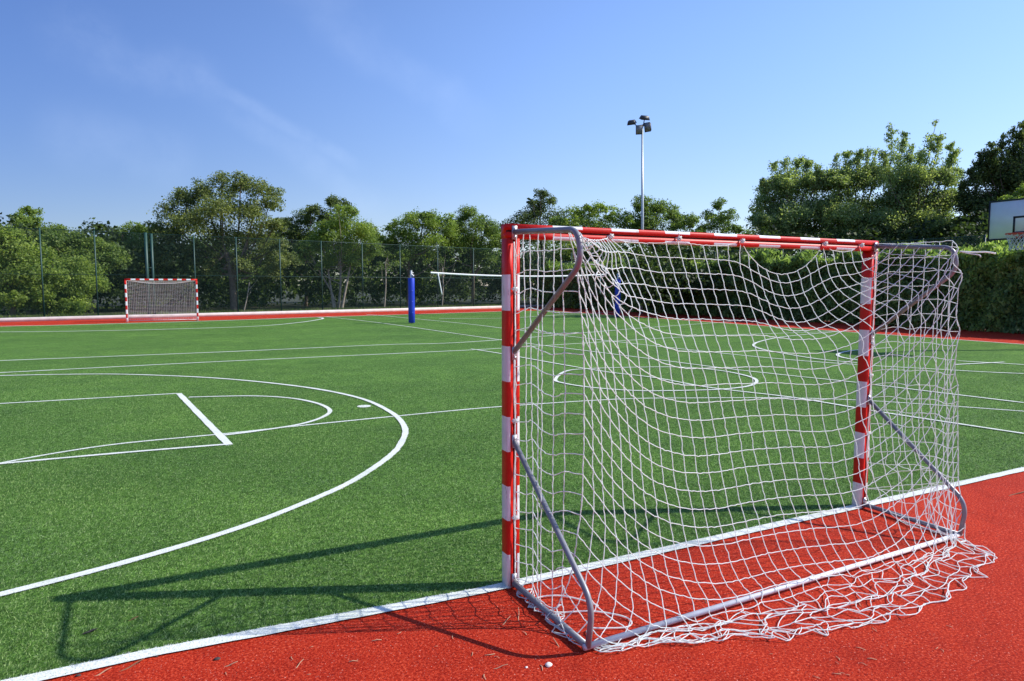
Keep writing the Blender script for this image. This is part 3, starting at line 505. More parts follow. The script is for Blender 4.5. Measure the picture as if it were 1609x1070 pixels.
L('court_line', [(740,549),(785,556),(932,582),(1026,594),(1115,610),(1240,625),(1344,642),(1378,648),(1609,683)], 0.059)
L('centre_circle', [(873,597),(890,584),(930,580),(1000,578),(1070,578),(1130,583),(1175,592),(1189,600),(1175,608),(1130,613),(1060,615),(1000,615),(930,610),(885,603)], 0.063, closed=True)
L('three_point_arc', [(1345,519),(1300,523),(1230,530),(1195,537),(1184,543),(1196,549),(1230,556),(1286,565),(1347,571)], 0.076)
L('key_arc', [(1400,547),(1345,551),(1322,555),(1316,559),(1326,563),(1350,567)], 0.076)
L('court_line', [(1505,568),(1609,574)], 0.076, smooth=False)
L('court_line', [(1500,574),(1578,570)], 0.076, smooth=False)
L('far_service_line', [(690,501),(800,500),(900,494),(1000,490)], .12)
P = RIGHT; line_obj('side_line', [(RIGHT(y)-.05,y,0) for y in np.linspace(0,yr,12)], .09, world_pts=True, z=.0075)
c0 = ground(572,639); a = np.linspace(0,2*math.pi,24)[:-1]
tag(mesh_np('penalty_spot', np.stack([c0[0]+.10*np.cos(a),c0[1]+.10*np.sin(a),0*a+.0085],-1), np.arange(23)[None,:], M['line']), kind='structure')

# turf fibres standing in the near part of the pitch -------------------------
def fibres(n=FIBRES):
    D = 2.4+13*rg.random(n*3)**1.5; u = (rg.random(n*3)-.5)*1.75
    x = CAM[0]+D*(math.sin(YAW)+u*math.cos(YAW)); y = CAM[1]+D*(math.cos(YAW)-u*math.sin(YAW))
    m = (y>np.interp(x,[-14,-3.4,-1.7,20],[.10,.07,-.03,-.03]))&(D<5+10*rg.random(n*3)**.7)&(x>-13.9)&(x<19)
    x,y,D = x[m][:n],y[m][:n],D[m][:n]
    keep = np.ones(len(x),bool)
    for P,w in LINES:
        if len(P)<2: continue
        for a,b in zip(P[:-1],P[1:]):
            lo = np.minimum(a,b)-w; hi = np.maximum(a,b)+w
            s = np.where((x>lo[0])&(x<hi[0])&(y>lo[1])&(y<hi[1]))[0]
            if not len(s): continue
            d = b-a; t = np.clip(((x[s]-a[0])*d[0]+(y[s]-a[1])*d[1])/(d@d+1e-9),0,1)
            r = np.hypot(x[s]-a[0]-t*d[0], y[s]-a[1]-t*d[1]); keep[s[r<w*.5-.004]] = False
    white = ~keep; allx = (x,y,D)
    x,y,D = x[keep],y[keep],D[keep]; k=len(x)
    def grow(x, y, D, z0, name, m):
        k = len(x); h = (.007+.010*rg.random(k))*(.55 if z0 > .005 else 1); wd = .0009+.00024*D; th = rg.random(k)*2*math.pi; ln = .008*rg.standard_normal((k,2))+np.array([.004,.004])
        b1 = np.stack([x+wd*np.cos(th),y+wd*np.sin(th),np.full(k,z0)],-1); b2 = np.stack([x-wd*np.cos(th),y-wd*np.sin(th),np.full(k,z0)],-1)
        tp = np.stack([x+ln[:,0],y+ln[:,1],z0+h],-1)
        return mesh_np(name, np.stack([b1,b2,tp],1).reshape(-1,3), np.arange(3*k).reshape(-1,3), m)
    wx = [np.repeat(q[white],2) for q in allx]; wx[0] = wx[0]+rg.normal(0,.003,len(wx[0])); wx[1] = wx[1]+rg.normal(0,.003,len(wx[1]))
    tag(grow(wx[0],wx[1],wx[2],.006,'line_fibres',M['linefibre']), 'white artificial grass fibres of the painted lines on the near pitch', 'turf', kind='stuff')
    o = grow(x, y, D, .003, 'turf_fibres', M['fibre'])
    return tag(o, 'short green artificial grass fibres covering the near part of the pitch', 'turf', kind='stuff')
fibres()

# ------------------------------------------------------------------ goals
def goal_profile_bar(mb, p0, p1, xdir, back, bands, half=.04):
    """hollow square section with a net groove along its back face, cut into coloured bands"""
    p0 = np.array(p0,float); p1 = np.array(p1,float); ax = (p1-p0); Ln = np.linalg.norm(ax); ax /= Ln
    X = np.array(xdir,float); Y = np.array(back,float); h=half; c=.007; s=.022; g=.005
    prof = [(-h+c,-h),(h-c,-h),(h,-h+c),(h,h-c),(h-c,h),(s,h),(g,h),(g,h-.018),(-g,h-.018),(-g,h),(-s,h),(-h+c,h),(-h,h-c),(-h,-h+c)]
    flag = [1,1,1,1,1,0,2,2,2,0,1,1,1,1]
    n = len(prof); rings=[]
    ts = sorted(set([0,Ln]+[t for b in bands for t in b if 0<t<Ln]))
    v = np.concatenate([[p0+ax*t+X*a+Y*b for a,b in prof] for t in ts])
    fs=[];ms=[]
    for k,(t0,t1) in enumerate(zip(ts[:-1],ts[1:])):
        w = any(b[0]-1e-6<=t0 and t1<=b[1]+1e-6 for b in bands)
        for i in range(n):
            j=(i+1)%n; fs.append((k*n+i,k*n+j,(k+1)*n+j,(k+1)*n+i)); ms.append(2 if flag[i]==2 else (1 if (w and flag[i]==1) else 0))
    mb.add(v, fs, ms)
    nb = mb.n-len(v)
    for r_,fl in ((0,1),(len(ts)-1,0)):
        idx = np.arange(n)+r_*n+nb
        mb.f.setdefault(n,[]).append((idx[::-1] if fl else idx)[None,:]); mb.m.setdefault(n,[]).append(np.array([0]))
PB = [(0,.2),(.4,.6),(.8,1.0),(1.2,1.4),(1.6,1.8)]
CB = [(1.58+x, 1.78+x) for x in (-1.29,-.885,-.48,-.075,.33,.73,1.11)]
PM = [M['red'],M['white'],M['dark']]
def goal_frame(root, depth_up, depth_low, lo_r=.0148):
    for s in (-1,1):
        mb = MB(); goal_profile_bar(mb, (s*1.54,-.04,0), (s*1.54,-.04,2.0), (1,0,0), (0,-1,0), PB); mb.build('post', PM, root)
    mb = MB(); goal_profile_bar(mb, (-1.58,-.04,2.04), (1.58,-.04,2.04), (0,0,1), (0,-1,0), CB); mb.build('crossbar', PM, root)
    for i,s in enumerate((-1,1)):
        x = s*1.54; du = depth_up[i]; dl = depth_low[i]
        P = fillet([(x,-.085,2.035),(x,-du,2.0),(x,-du-.03,1.845),(x,-.085,1.37)], .13, 8)
        MB().tube(P, lo_r, 12).build('upper_brace', M['steel'], root, True)
        P = fillet([(x,-.085,.86),(x,-dl-.035,.255),(x,-dl,.03)], .10, 8)
        MB().tube(P, lo_r, 12).build('lower_brace', M['steel'], root, True)
        MB().tube([(x,-.085,.03),(x,-dl+.002,.03)], lo_r+.002, 12).build('ground_bar', M['steel'], root, True)
        for z in (2.03,1.36,.86,.05):
            b = MB().box((x,-.0865,z),(.03,.008,.075)); b.tube([(x,-.09,z+.018),(x,-.098,z+.018)],.009,8); b.tube([(x,-.09,z-.022),(x,-.098,z-.022)],.009,8)
            b.build('bracket', M['zinc'], root)
    d = (depth_low[0]+depth_low[1])/2
    MB().tube([(-1.56,-depth_low[0]+.005,.03),(1.56,-depth_low[1]+.005,.03)], lo_r, 12).build('rear_bar', M['palesteel'], root, True)
def tubes_batch(A, B_, r, n=5):
    """many short straight cords at once"""
    A=np.asarray(A);B_=np.asarray(B_); t=B_-A; L_=np.linalg.norm(t,axis=1); t=t/(L_[:,None]+1e-9)
    ref=np.where(np.abs(t[:,2:3])<.9,np.array([[0,0,1.]]),np.array([[1.,0,0]])); a=np.cross(t,ref); a/=np.linalg.norm(a,axis=1)[:,None]; b=np.cross(t,a)
    th=np.arange(n)*2*math.pi/n; off=np.cos(th)[None,:,None]*a[:,None,:]+np.sin(th)[None,:,None]*b[:,None,:]
    r=np.broadcast_to(np.asarray(r,float),(len(A),))[:,None,None]
    v=np.concatenate([A[:,None,:]+off*r,B_[:,None,:]+off*r],1).reshape(-1,3)
    k=np.arange(len(A))[:,None]*2*n; j=np.arange(n)[None,:]; j2=(j+1)%n
    f=np.stack([k+j,k+j2,k+n+j2,k+n+j],-1).reshape(-1,4)
    return v,f
NETQ = np.array(NET_KNOTS, float).reshape(-1,3)/1000      # knots of the settled net, millimetres
def spans(P, G):
    """each cord line of a net panel as a smooth path"""
    out=[]
    for row in list(G)+list(G.T): out.append(smooth_path(P[row],4))
    return out
def near_net(root):
    NX,NY,NS,NE=36,31,8,8; k=0
    Mi=np.arange(NX*NY).reshape(NX,NY); k=NX*NY; NZ=NY-NE+1; Ss=[]
    for edge in (0,NX-1):
        S=np.zeros((NS,NZ),int)
        for a in range(NS):
            for r in range(NZ):
                if a==NS-1: S[a,r]=Mi[edge,NE-1+r]
                else: S[a,r]=k; k+=1
        Ss.append(S)
    P=NETQ.copy(); P[:,2]=np.maximum(P[:,2],.006)
    A=[];B_=[]
    for G in [Mi]+Ss:
        for path in spans(P,G):
            path=path+rg.normal(0,.0016,path.shape); path[:,2]=np.maximum(path[:,2],.005)
            A.append(path[:-1]);B_.append(path[1:])
    A=np.concatenate(A);B_=np.concatenate(B_)
    v,f=tubes_batch(A,B_,NET_R,6)
    mb=MB().add(v,f)
    # knots
    kn=np.array([(1,0,0),(-1,0,0),(0,1,0),(0,-1,0),(0,0,1),(0,0,-1)],float)*NET_R*1.75
    kv=(P[:,None,:]+kn[None]*(1+.25*rg.standard_normal((len(P),1,1)))).reshape(-1,3)
    o8=np.array([(0,2,4),(2,1,4),(1,3,4),(3,0,4),(2,0,5),(1,2,5),(3,1,5),(0,3,5)])
    mb.add(kv,(np.arange(len(P))[:,None,None]*6+o8[None]).reshape(-1,3))
    mb.build('net', M['rope'], root, True)
g1 = empty('handball_goal', (0,0,0), 0, 'large red and white striped goal in the foreground with sagging white net', 'goal', 'red and white goals')
goal_frame(g1, (.74,.66), (.855,.80))
near_net(g1)
for s,zs in ((-1,(1.72,.98,.42)),(1,(1.3,1.05,.6))):      # lacing cord tied along the back of each post
    pts=[(s*1.54+.004*math.sin(z*9),-.088-.006*math.sin(z*14)**2,z) for z in np.linspace(1.98,.12,40)]
    mb=MB().tube(smooth_path(pts,2),.0038,6)
    for z in zs:
        for q in range(7):
            a=q*.9; mb.tube([(s*1.54-.02*math.cos(a),-.092,z-.012*math.sin(a)),(s*1.54+.018*math.cos(a+.5),-.100,z+.014*math.sin(a+.7))],.0042,5)
    mb.build('lacing_cord', M['rope'], g1, True)
for tx,tz in ((-.90,2.03),(-.38,2.035),(.16,2.035),(.97,2.04),(1.37,2.04)):
    mb=MB()
    for q in range(6):
        a=q*1.05; mb.tube([(tx-.02*math.cos(a),-.082-.004*q%3,tz-.016*math.sin(a)),(tx+.02*math.cos(a+.6),-.098,tz+.016*math.sin(a+.8))],.0045,5)
    mb.build('net_tie', M['rope'], g1, True)
lp=gl([(848,960),(838,948),(850,941),(880,939),(915,946),(940,955)]); lp[:,2]=.012
lp2=gl([(852,962),(880,965),(930,963),(975,970),(992,979),(985,988),(950,990),(928,990),(922,996),(930,1003)]); lp2[:,2]=.010
MB().tube(smooth_path(lp,8),.004,6).tube(smooth_path(lp2,8),.004,6).build('loose_cord', M['rope'], g1, True)
MB().tube(smooth_path([(1.54,-.70,1.97),(1.60,-.75,1.965),(1.66,-.80,1.965),(1.70,-.84,1.955)],6),.006,6).tube(smooth_path([(1.54,-.70,1.97),(1.58,-.74,1.955),(1.62,-.78,1.945),(1.62,-.79,1.93)],6),.004,6).build('cord_end', M['rope'], g1, True)

g2 = empty('handball_goal', (-3.66,33.62,0), R(180), 'small distant red and white goal at the far edge of the pitch', 'goal', 'red and white goals')
goal_frame(g2, (.80,.80), (.95,.95))
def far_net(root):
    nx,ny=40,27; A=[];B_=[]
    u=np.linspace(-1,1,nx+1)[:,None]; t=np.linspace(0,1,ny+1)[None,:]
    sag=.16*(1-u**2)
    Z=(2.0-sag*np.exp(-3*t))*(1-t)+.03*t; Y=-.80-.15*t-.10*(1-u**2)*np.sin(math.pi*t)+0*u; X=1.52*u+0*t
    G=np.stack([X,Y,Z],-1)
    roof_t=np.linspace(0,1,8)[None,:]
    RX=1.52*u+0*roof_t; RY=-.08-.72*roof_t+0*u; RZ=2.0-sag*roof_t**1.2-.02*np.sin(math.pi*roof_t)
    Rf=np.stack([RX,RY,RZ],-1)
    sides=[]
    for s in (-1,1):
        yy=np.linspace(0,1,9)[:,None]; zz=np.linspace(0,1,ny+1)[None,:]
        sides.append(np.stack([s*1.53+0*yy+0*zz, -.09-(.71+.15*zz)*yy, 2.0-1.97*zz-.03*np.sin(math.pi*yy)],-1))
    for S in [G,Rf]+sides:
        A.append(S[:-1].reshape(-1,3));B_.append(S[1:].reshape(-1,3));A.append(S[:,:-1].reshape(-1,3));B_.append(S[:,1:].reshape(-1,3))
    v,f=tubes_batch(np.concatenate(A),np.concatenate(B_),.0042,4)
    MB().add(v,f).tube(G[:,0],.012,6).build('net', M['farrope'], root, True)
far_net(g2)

# ------------------------------------------------------------------ kerb, fences
def strip_box(name, p0, p1, w, h, m, z0=0.0, **k):
    p0=np.array(p0,float);p1=np.array(p1,float);d=(p1-p0)/np.linalg.norm(p1-p0);n=np.array([-d[1],d[0]])
    q=[p0+n*w/2,p0-n*w/2,p1-n*w/2,p1+n*w/2]; v=[(*a,z0) for a in q]+[(*a,z0+h) for a in q]
    o=mesh_np(name,v,np.array([(0,3,2,1),(4,5,6,7),(0,1,5,4),(1,2,6,5),(2,3,7,6),(3,0,4,7)]),m); return tag(o,**k)
strip_box('kerb', (-30,KERB(-30)+.15),(25.4,KERB(25.4)+.15), .30, .20, M['kerb'], kind='structure')
def chain_fence(root, p0, p1, posts, z0, h, pitch, rw, post_r=.035, rails=(), wm='wire'):
    p0=np.array(p0,float);p1=np.array(p1,float);Ln=np.linalg.norm(p1-p0);d=(p1-p0)/Ln
    loc=lambda s,z: np.stack([p0[0]+d[0]*s-root.location.x, p0[1]+d[1]*s-root.location.y, z-root.location.z+0*s],-1)
    for s in posts:
        q=loc(np.array([s,s]),np.array([z0,z0+h+.03])); MB().tube(q,post_r,8).build('post',M['fence'],root,True)
    A=[];B_=[]
    for sg in (1,-1):
        s=np.arange(-h,Ln+h,pitch)
        a=s;b=s+sg*h*.95
        ta=np.zeros_like(s);tb=np.ones_like(s)
        # clip to the fence
        def clip(a,b):
            t0=np.zeros_like(a);t1=np.ones_like(a);dd=b-a
            for lim,up_ in ((0,False),(Ln,True)):
                t=(lim-a)/dd
                inside0=(a>=lim) if not up_ else (a<=lim); inside1=(b>=lim) if not up_ else (b<=lim)
                t0=np.where(~inside0&inside1,np.maximum(t0,t),t0); t1=np.where(inside0&~inside1,np.minimum(t1,t),t1)
                t1=np.where(~inside0&~inside1,-1,t1)
            return t0,t1
        t0,t1=clip(a,b); k=t1>t0+1e-4
        A.append(loc((a+(b-a)*t0)[k],(z0+h*t0)[k]));B_.append(loc((a+(b-a)*t1)[k],(z0+h*t1)[k]))
    v,f=tubes_batch(np.concatenate(A),np.concatenate(B_),rw,3)
    MB().add(v,f).build('wire_mesh',M[wm],root)
    mb=MB()
    for z in rails: mb.tube(loc(np.array([0,Ln]),np.array([z0+z,z0+z])),.014,6)
    mb.build('rail',M['fence'],root,True)
FO = 1.1
fx0,fx1=-14.0,25.6
FL0=np.array([fx0,KERB(fx0)+FO]);FL1=np.array([fx1,KERB(fx1)+FO]);fd=(FL1-FL0)/np.linalg.norm(FL1-FL0)
strip_box('bank', FL0+np.array([0,.45]),FL1+np.array([0,.45]),1.7,.10,M['soil'],z0=-.02,kind='structure')
def on_fence(px):
    d=ray(px,449); A_=np.array([[d[0],-fd[0]],[d[1],-fd[1]]]); t,s=np.linalg.solve(A_,FL0-CAM[:2]); return s
FH=4.55
fe=empty('chain_link_fence',(FL0[0],FL0[1],0),0,'tall green chain link fence along the far side of the pitch before the trees','fence')
chain_fence(fe,FL0,FL1,[on_fence(px) for px in (-20,67,152,307,373,441,506,570,629,688,744,797,848,898,946,992)],.05,FH,.085,.0030,rails=(FH,FH*.5,.1))
pp=base(232,45)
s_=on_fence(232); q=FL0+fd*s_
tag(MB().tube([(q[0],q[1],0),(q[0],q[1],FH+.1)],.085,10).tube([(q[0]+.28,q[1]+.06,0),(q[0]+.28,q[1]+.06,FH+.05)],.07,10).box((q[0]+.14,q[1]+.03,FH*.6),(.3,.04,.05)).box((q[0]+.14,q[1]+.03,.6),(.3,.04,.05)).build('gate_post',M['fence'],None,True),'thick double green fence post standing behind the distant goal','post')
RX=25.9
fr=empty('chain_link_fence',(RX,-4,0),0,'green chain link fence rising behind the clipped hedge on the right','fence')
chain_fence(fr,(RX,-4),(RX,KERB(RX)+FO),np.arange(1.2,47,2.5),0,3.75,.11,.005,rails=(3.75,1.9),wm='wire2')

# ------------------------------------------------------------------ volleyball posts and net
vp=[]
for i,(px,py) in enumerate(((647,508),(970,498))):
    g=ground(px,py); vp.append(g)
    r=empty('volleyball_post',tuple(g),0,('blue padded volleyball post standing clear on open turf left of the near goal','blue padded volleyball post seen through the near goal net')[i],'post','volleyball posts')
    n=20; pts=[(0,0,z) for z in (0.03,.04,.7,1.4,2.08,2.10)]
    MB().tube(pts,[.13,.15,.152,.15,.152,.14],20).build('pad',M['blue'],r,True)
    MB().tube([(0,0,0),(0,0,2.44)],.05,14).tube([(0,0,2.44),(0,0,2.46)],[.056,.056],14).build('pole',M['pole'],r,True)
    MB().tube([(0,0,2.34),(.12 if i==0 else -.12,0,2.34)],.02,8).build('hook',M['zinc'],r,True)
    MB().tube([(.05,-.05,2.20),(.10,-.09,2.20)],.05,12).box((.03,-.03,2.20),(.06,.06,.14)).build('winch',M['zinc'],r,True)
    for z in (.5,1.0,1.5): MB().box((-.02,-.153,z),(.10,.006,.04)).build('strap',M['blue'],r)
a0,b0=vp[0],vp[1]
def vlerp(t,z): return np.array([*(a0[:2]+(b0[:2]-a0[:2])*t),z])
vr=empty('volleyball_net',tuple(vlerp(.5,0)),0,'slack volleyball net with white top tape strung between the two blue posts','net')
off=-np.array([*vlerp(.5,0)[:2],0])
top=[vlerp(t,2.36-.30*4*(t-.08)*(.92-t)/.7056*.45) for t in np.linspace(.08,.92,30)]
mb=MB()
P=np.array(top)+off
v=np.concatenate([P+np.array([0,0,.04]),P-np.array([0,0,.04]),P+np.array([0,.012,.04]),P+np.array([0,.012,-.04])]);k=len(P);i=np.arange(k-1)
mb.add(v,np.concatenate([np.stack([i,i+k,i+1+k,i+1],-1),np.stack([i+2*k,i+2*k+1,i+3*k+1,i+3*k],-1),np.stack([i,i+1,i+2*k+1,i+2*k],-1),np.stack([i+k,i+3*k,i+3*k+1,i+k+1],-1)]))
mb.build('top_tape',M['tapeW'],vr)
for e,t in ((0,.11),(1,.90)):
    pts=[vlerp(t+(.016 if e==0 else .0)*s,2.32-1.0*s) for s in np.linspace(0,1,8)]; MB().tube(np.array(pts)+off,.028 if e==0 else .02,6).build('end_tape',M['tapeW'],vr,True)
for q in ((vlerp(0.0,2.34),vlerp(.08,2.36)),(vlerp(.92,2.36),vlerp(1.0,2.34))): MB().tube(np.array(q)+off,.006,5).build('tension_cord',M['netdark'],vr)
A=[];B_=[]
for t in np.linspace(.10,.90,90): A.append(vlerp(t,2.2)+off);B_.append(vlerp(t,1.35)+off)
for z in np.linspace(1.35,2.2,9): A.append(vlerp(.10,z)+off);B_.append(vlerp(.90,z)+off)
v,f=tubes_batch(A,B_,.0025,3); MB().add(v,f).build('netting',M['netdark'],vr)

# ------------------------------------------------------------------ floodlight mast
fp=base(1008.5,42)
ft=at(1004,203,42)[2]
fl=empty('floodlight_mast',tuple(fp),0,'tall slim grey floodlight mast with four lamps rising above the trees','floodlight')
MB().tube([(0,0,0),(-.03,0,ft*.5),(-.16,0,ft)],[.11,.085,.05],12).build('mast',M['pole'],fl,True)
dx=np.array([rt[0],rt[1],0]);dn=np.array([fw[0],fw[1],0]);dn/=np.linalg.norm(dn)
c_=np.array([-.16,0,ft])
b=MB()
b.tube([c_-dx*.36-np.array([0,0,.02]),c_+dx*.28+np.array([0,0,.08])],.045,8).tube([c_-dn*.35,c_+dn*.35],.04,8)
b.build('cross_arm',M['lampbody'],fl,True)
def rotm(yaw,tilt):
    cy,sy,ct,st=math.cos(yaw),math.sin(yaw),math.cos(tilt),math.sin(tilt)
    return np.array([[cy,-sy,0],[sy,cy,0],[0,0,1]])@np.array([[1,0,0],[0,ct,-st],[0,st,ct]])
for (ox,oz,on,yaw,tilt,w,h) in ((-.60,.28,.30,2.6,1.05,.52,.36),(.20,.56,.30,3.4,1.15,.58,.38),(-.24,-.30,-.3,-.25,.25,.40,.55),(.30,-.14,-.3,-.75,.25,.42,.56)):
    p=c_+dx*ox+dn*on+np.array([0,0,oz]); Rm=rotm(yaw-YAW,tilt)
    b=MB(); q=np.array([(-w/2,-.10,-h/2),(w/2,-.10,-h/2),(w/2,-.10,h/2),(-w/2,-.10,h/2),(-w*.36,.12,-h*.36),(w*.36,.12,-h*.36),(w*.36,.12,h*.36),(-w*.36,.12,h*.36)])
    b.add(q@Rm.T+p,[(0,1,2,3),(7,6,5,4),(0,4,5,1),(1,5,6,2),(2,6,7,3),(3,7,4,0)])
    b.tube([p+Rm@np.array([0,.12,0]),c_+dx*ox*.45+dn*on*.6],.03,6)
    lm=b.build('lamp_head',M['lampbody'],fl)
    b=MB().box(p+Rm@np.array([0,-.104,0]),(w*.86,.012,h*.84),0,Rm); b.build('lens',M['glass'],lm)

# ------------------------------------------------------------------ basketball hoop
hc=np.array([BOARD_X,BOARD_Y,0])
hp=empty('basketball_hoop',tuple(hc),0,'white basketball backboard with orange rim and net before the hedge on the right','basketball hoop')
BZ=2.95
bb=MB().box((0,0,BZ+.525),(.03,1.80,1.05)).build('backboard',M['board'],hp)
b=MB(); x=-.0175
for (y,z,dy,dz) in ((0,BZ+1.05-.02,1.80,.04),(0,BZ+.02,1.80,.04),(-.88,BZ+.525,.04,.97),(.88,BZ+.525,.04,.97),(0,BZ+.15+.45-.025,.59,.05),(-.27,BZ+.375,.05,.4),(.27,BZ+.375,.05,.4),(0,BZ+.15+.025,.59,.05)): b.box((x,y,z),(.006,dy,dz))
b.build('board_marking',M['black'],hp)
a=np.linspace(0,2*math.pi,33)[:-1]
MB().tube(np.stack([-.40+.235*np.cos(a),.235*np.sin(a),0*a+3.07],-1),.016,8,closed=True).box((-.09,0,3.02),(.15,.16,.05)).tube([(-.02,-.10,2.96),(-.25,-.17,3.045)],.012,6).tube([(-.02,.10,2.96),(-.25,.17,3.045)],.012,6).build('rim',M['rim'],hp,True)
A=[];B_=[]
lv=[(3.05,.232),(2.97,.205),(2.89,.175),(2.81,.152),(2.73,.142),(2.65,.15)]
for k in range(12):
    for li in range(5):
        for sg in (.5,-.5):
            t0=(k+(li%2)*.5)*2*math.pi/12; t1=t0+sg*2*math.pi/12; z0,r0=lv[li];z1,r1=lv[li+1]
            A.append((-.40+r0*math.cos(t0),r0*math.sin(t0),z0));B_.append((-.40+r1*math.cos(t1),r1*math.sin(t1),z1))
v,f=tubes_batch(np.array(A),np.array(B_),.006,4); MB().add(v,f).build('basket_net',M['bnet'],hp)
MB().tube([(1.5,0,0),(1.5,0,3.2)],.09,14).build('pole',M['fence'],hp,True)
MB().tube([(1.5,0,3.1),(.03,0,3.25)],.05,10).tube([(1.5,0,2.5),(.03,0,3.05)],.035,10).tube([(.04,-.5,3.3),(.04,.5,3.3)],.025,8).build('boom_arm',M['fence'],hp,True)

# ------------------------------------------------------------------ vegetation
def leaves(blobs, n, size, seed, squash=.85, gap=0.0):
    """leaf-sized folded faces spread in clumps through a set of crown lobes (cx,cy,cz,r)"""
    g=np.random.default_rng(seed); blobs=np.asarray(blobs,float); r=blobs[:,3]
    # twig clumps inside each lobe
    wt=(r+.25)**2/np.sum((r+.25)**2); nc=max(40,n//26)
    bi=g.choice(len(blobs),nc,p=wt); d=g.standard_normal((nc,3)); d/=np.linalg.norm(d,axis=1)[:,None]
    d[:,2]=np.where(d[:,2]<-.5,-d[:,2],d[:,2])
    rad=(g.random(nc)**.42)*1.04
    cc=blobs[bi,:3]+d*rad[:,None]*r[bi][:,None]*np.array([1,1,squash])
    cr=(.36+.42*g.random(nc))*np.clip(r[bi]/1.3,.4,1.3)
    ci=g.integers(0,nc,n); q=g.standard_normal((n,3)); q/=np.linalg.norm(q,axis=1)[:,None]
    c=cc[ci]+q*(cr[ci]*g.random(n)**.5)[:,None]*np.array([1,1,.75])
    nrm=.55*d[ci]+.75*g.standard_normal((n,3))+np.array([0,0,.35]); nrm/=np.linalg.norm(nrm,axis=1)[:,None]
    a=np.cross(nrm,g.standard_normal((n,3))); a/=np.linalg.norm(a,axis=1)[:,None]; b=np.cross(nrm,a)
    L_=size*(.55+.75*g.random(n))[:,None]; w_=L_*(.30+.2*g.random((n,1)))
    v=np.stack([c-a*L_*.5,c+b*w_+nrm*L_*.08,c+a*L_*.5-nrm*L_*.15,c-b*w_+nrm*L_*.08],1).reshape(-1,3)
    return v,np.arange(4*n).reshape(-1,4)
LM=dict(
    oak=leaf_material('oak_leaf',[(.09,.125,.05),(.155,.20,.07),(.23,.28,.09),(.35,.38,.14)],.45),
    mid=leaf_material('broad_leaf',[(.08,.14,.04),(.14,.215,.056),(.205,.29,.072),(.30,.39,.105)],.47),
    lime=leaf_material('lime_leaf',[(.11,.185,.042),(.185,.27,.058),(.265,.36,.075),(.37,.46,.12)],.48),
    dark=leaf_material('dark_leaf',[(.045,.075,.032),(.088,.13,.05),(.145,.195,.066),(.23,.285,.095)],.45),
    olive=leaf_material('olive_leaf',[(.14,.205,.10),(.235,.31,.14),(.34,.42,.18),(.50,.58,.28)],.52),
    under=leaf_material('shade_leaf',[(.018,.035,.015),(.038,.064,.024),(.062,.10,.033),(.105,.155,.05)],.35),  # leaf colour darkened to carry the shade under the crowns
    hedge=leaf_material('conifer_leaf',[(.075,.13,.05),(.16,.25,.085),(.26,.37,.125),(.42,.53,.21)],.5),
)
def plume_leaves(lines, n, size, seed):
    """feathery upright shoots: leaves set along tapering twigs (start, end, radius at both)"""
    g=np.random.default_rng(seed); V=[]
    for p0,p1,r0,r1 in lines:
        k=int(n*(.6+.8*g.random())); t=g.random(k)**.85; ax=p1-p0; L0=np.linalg.norm(ax); ax=ax/L0
        # side twigs leave the shoot at intervals and droop upwards with it
        nt_=26; ta=np.sort(g.random(nt_)); da=g.standard_normal((nt_,3)); da-=ax*(da@ax)[:,None]; da/=np.linalg.norm(da,axis=1)[:,None]
        idx=g.integers(0,nt_,k); t=ta[idx]; rr=(r0+(r1-r0)*t)
        q=g.random(k)
        c=p0+ax*(L0*t)[:,None]+da[idx]*(rr*q*1.25)[:,None]+ax*(rr*q*.9)[:,None]+g.standard_normal((k,3))*(.05+.10*rr)[:,None]
        nrm=g.standard_normal((k,3)); nrm/=np.linalg.norm(nrm,axis=1)[:,None]
        a=ax*1.1+da[idx]*.6+.6*g.standard_normal((k,3)); a-=nrm*np.sum(a*nrm,1)[:,None]; a/=np.linalg.norm(a,axis=1)[:,None]; b=np.cross(nrm,a)
        L_=size*(.6+.7*g.random(k))[:,None]; w_=L_*.27
        V.append(np.stack([c-a*L_*.5,c+b*w_,c+a*L_*.6,c-b*w_],1).reshape(-1,3))
    v=np.concatenate(V); return v,np.arange(len(v)).reshape(-1,4)
def lobes_from(spec, D, seed, thick=.9, extra=2):
    """lobes of a crown as they stand at depth D, with more lobes behind and in front for its thickness"""
    g=random.Random(seed); out=[]
    for (px,py,rp) in spec:
        r=rp*D/F*(1.12 if rp>8 else 1); c=at(px,py,D+g.uniform(-.4,.4)*r); out.append((*c,r))
        for _ in range(extra):
            dd=g.uniform(-1,1)*thick*max(r,1.2)*1.4
            c2=c+np.array([fw[0],fw[1],0])*dd+np.array([g.uniform(-.5,.5)*r,g.uniform(-.5,.5)*r,g.uniform(-.55,.05)*r]); out.append((*c2,r*g.uniform(.6,.9)))
    return np.array(out)
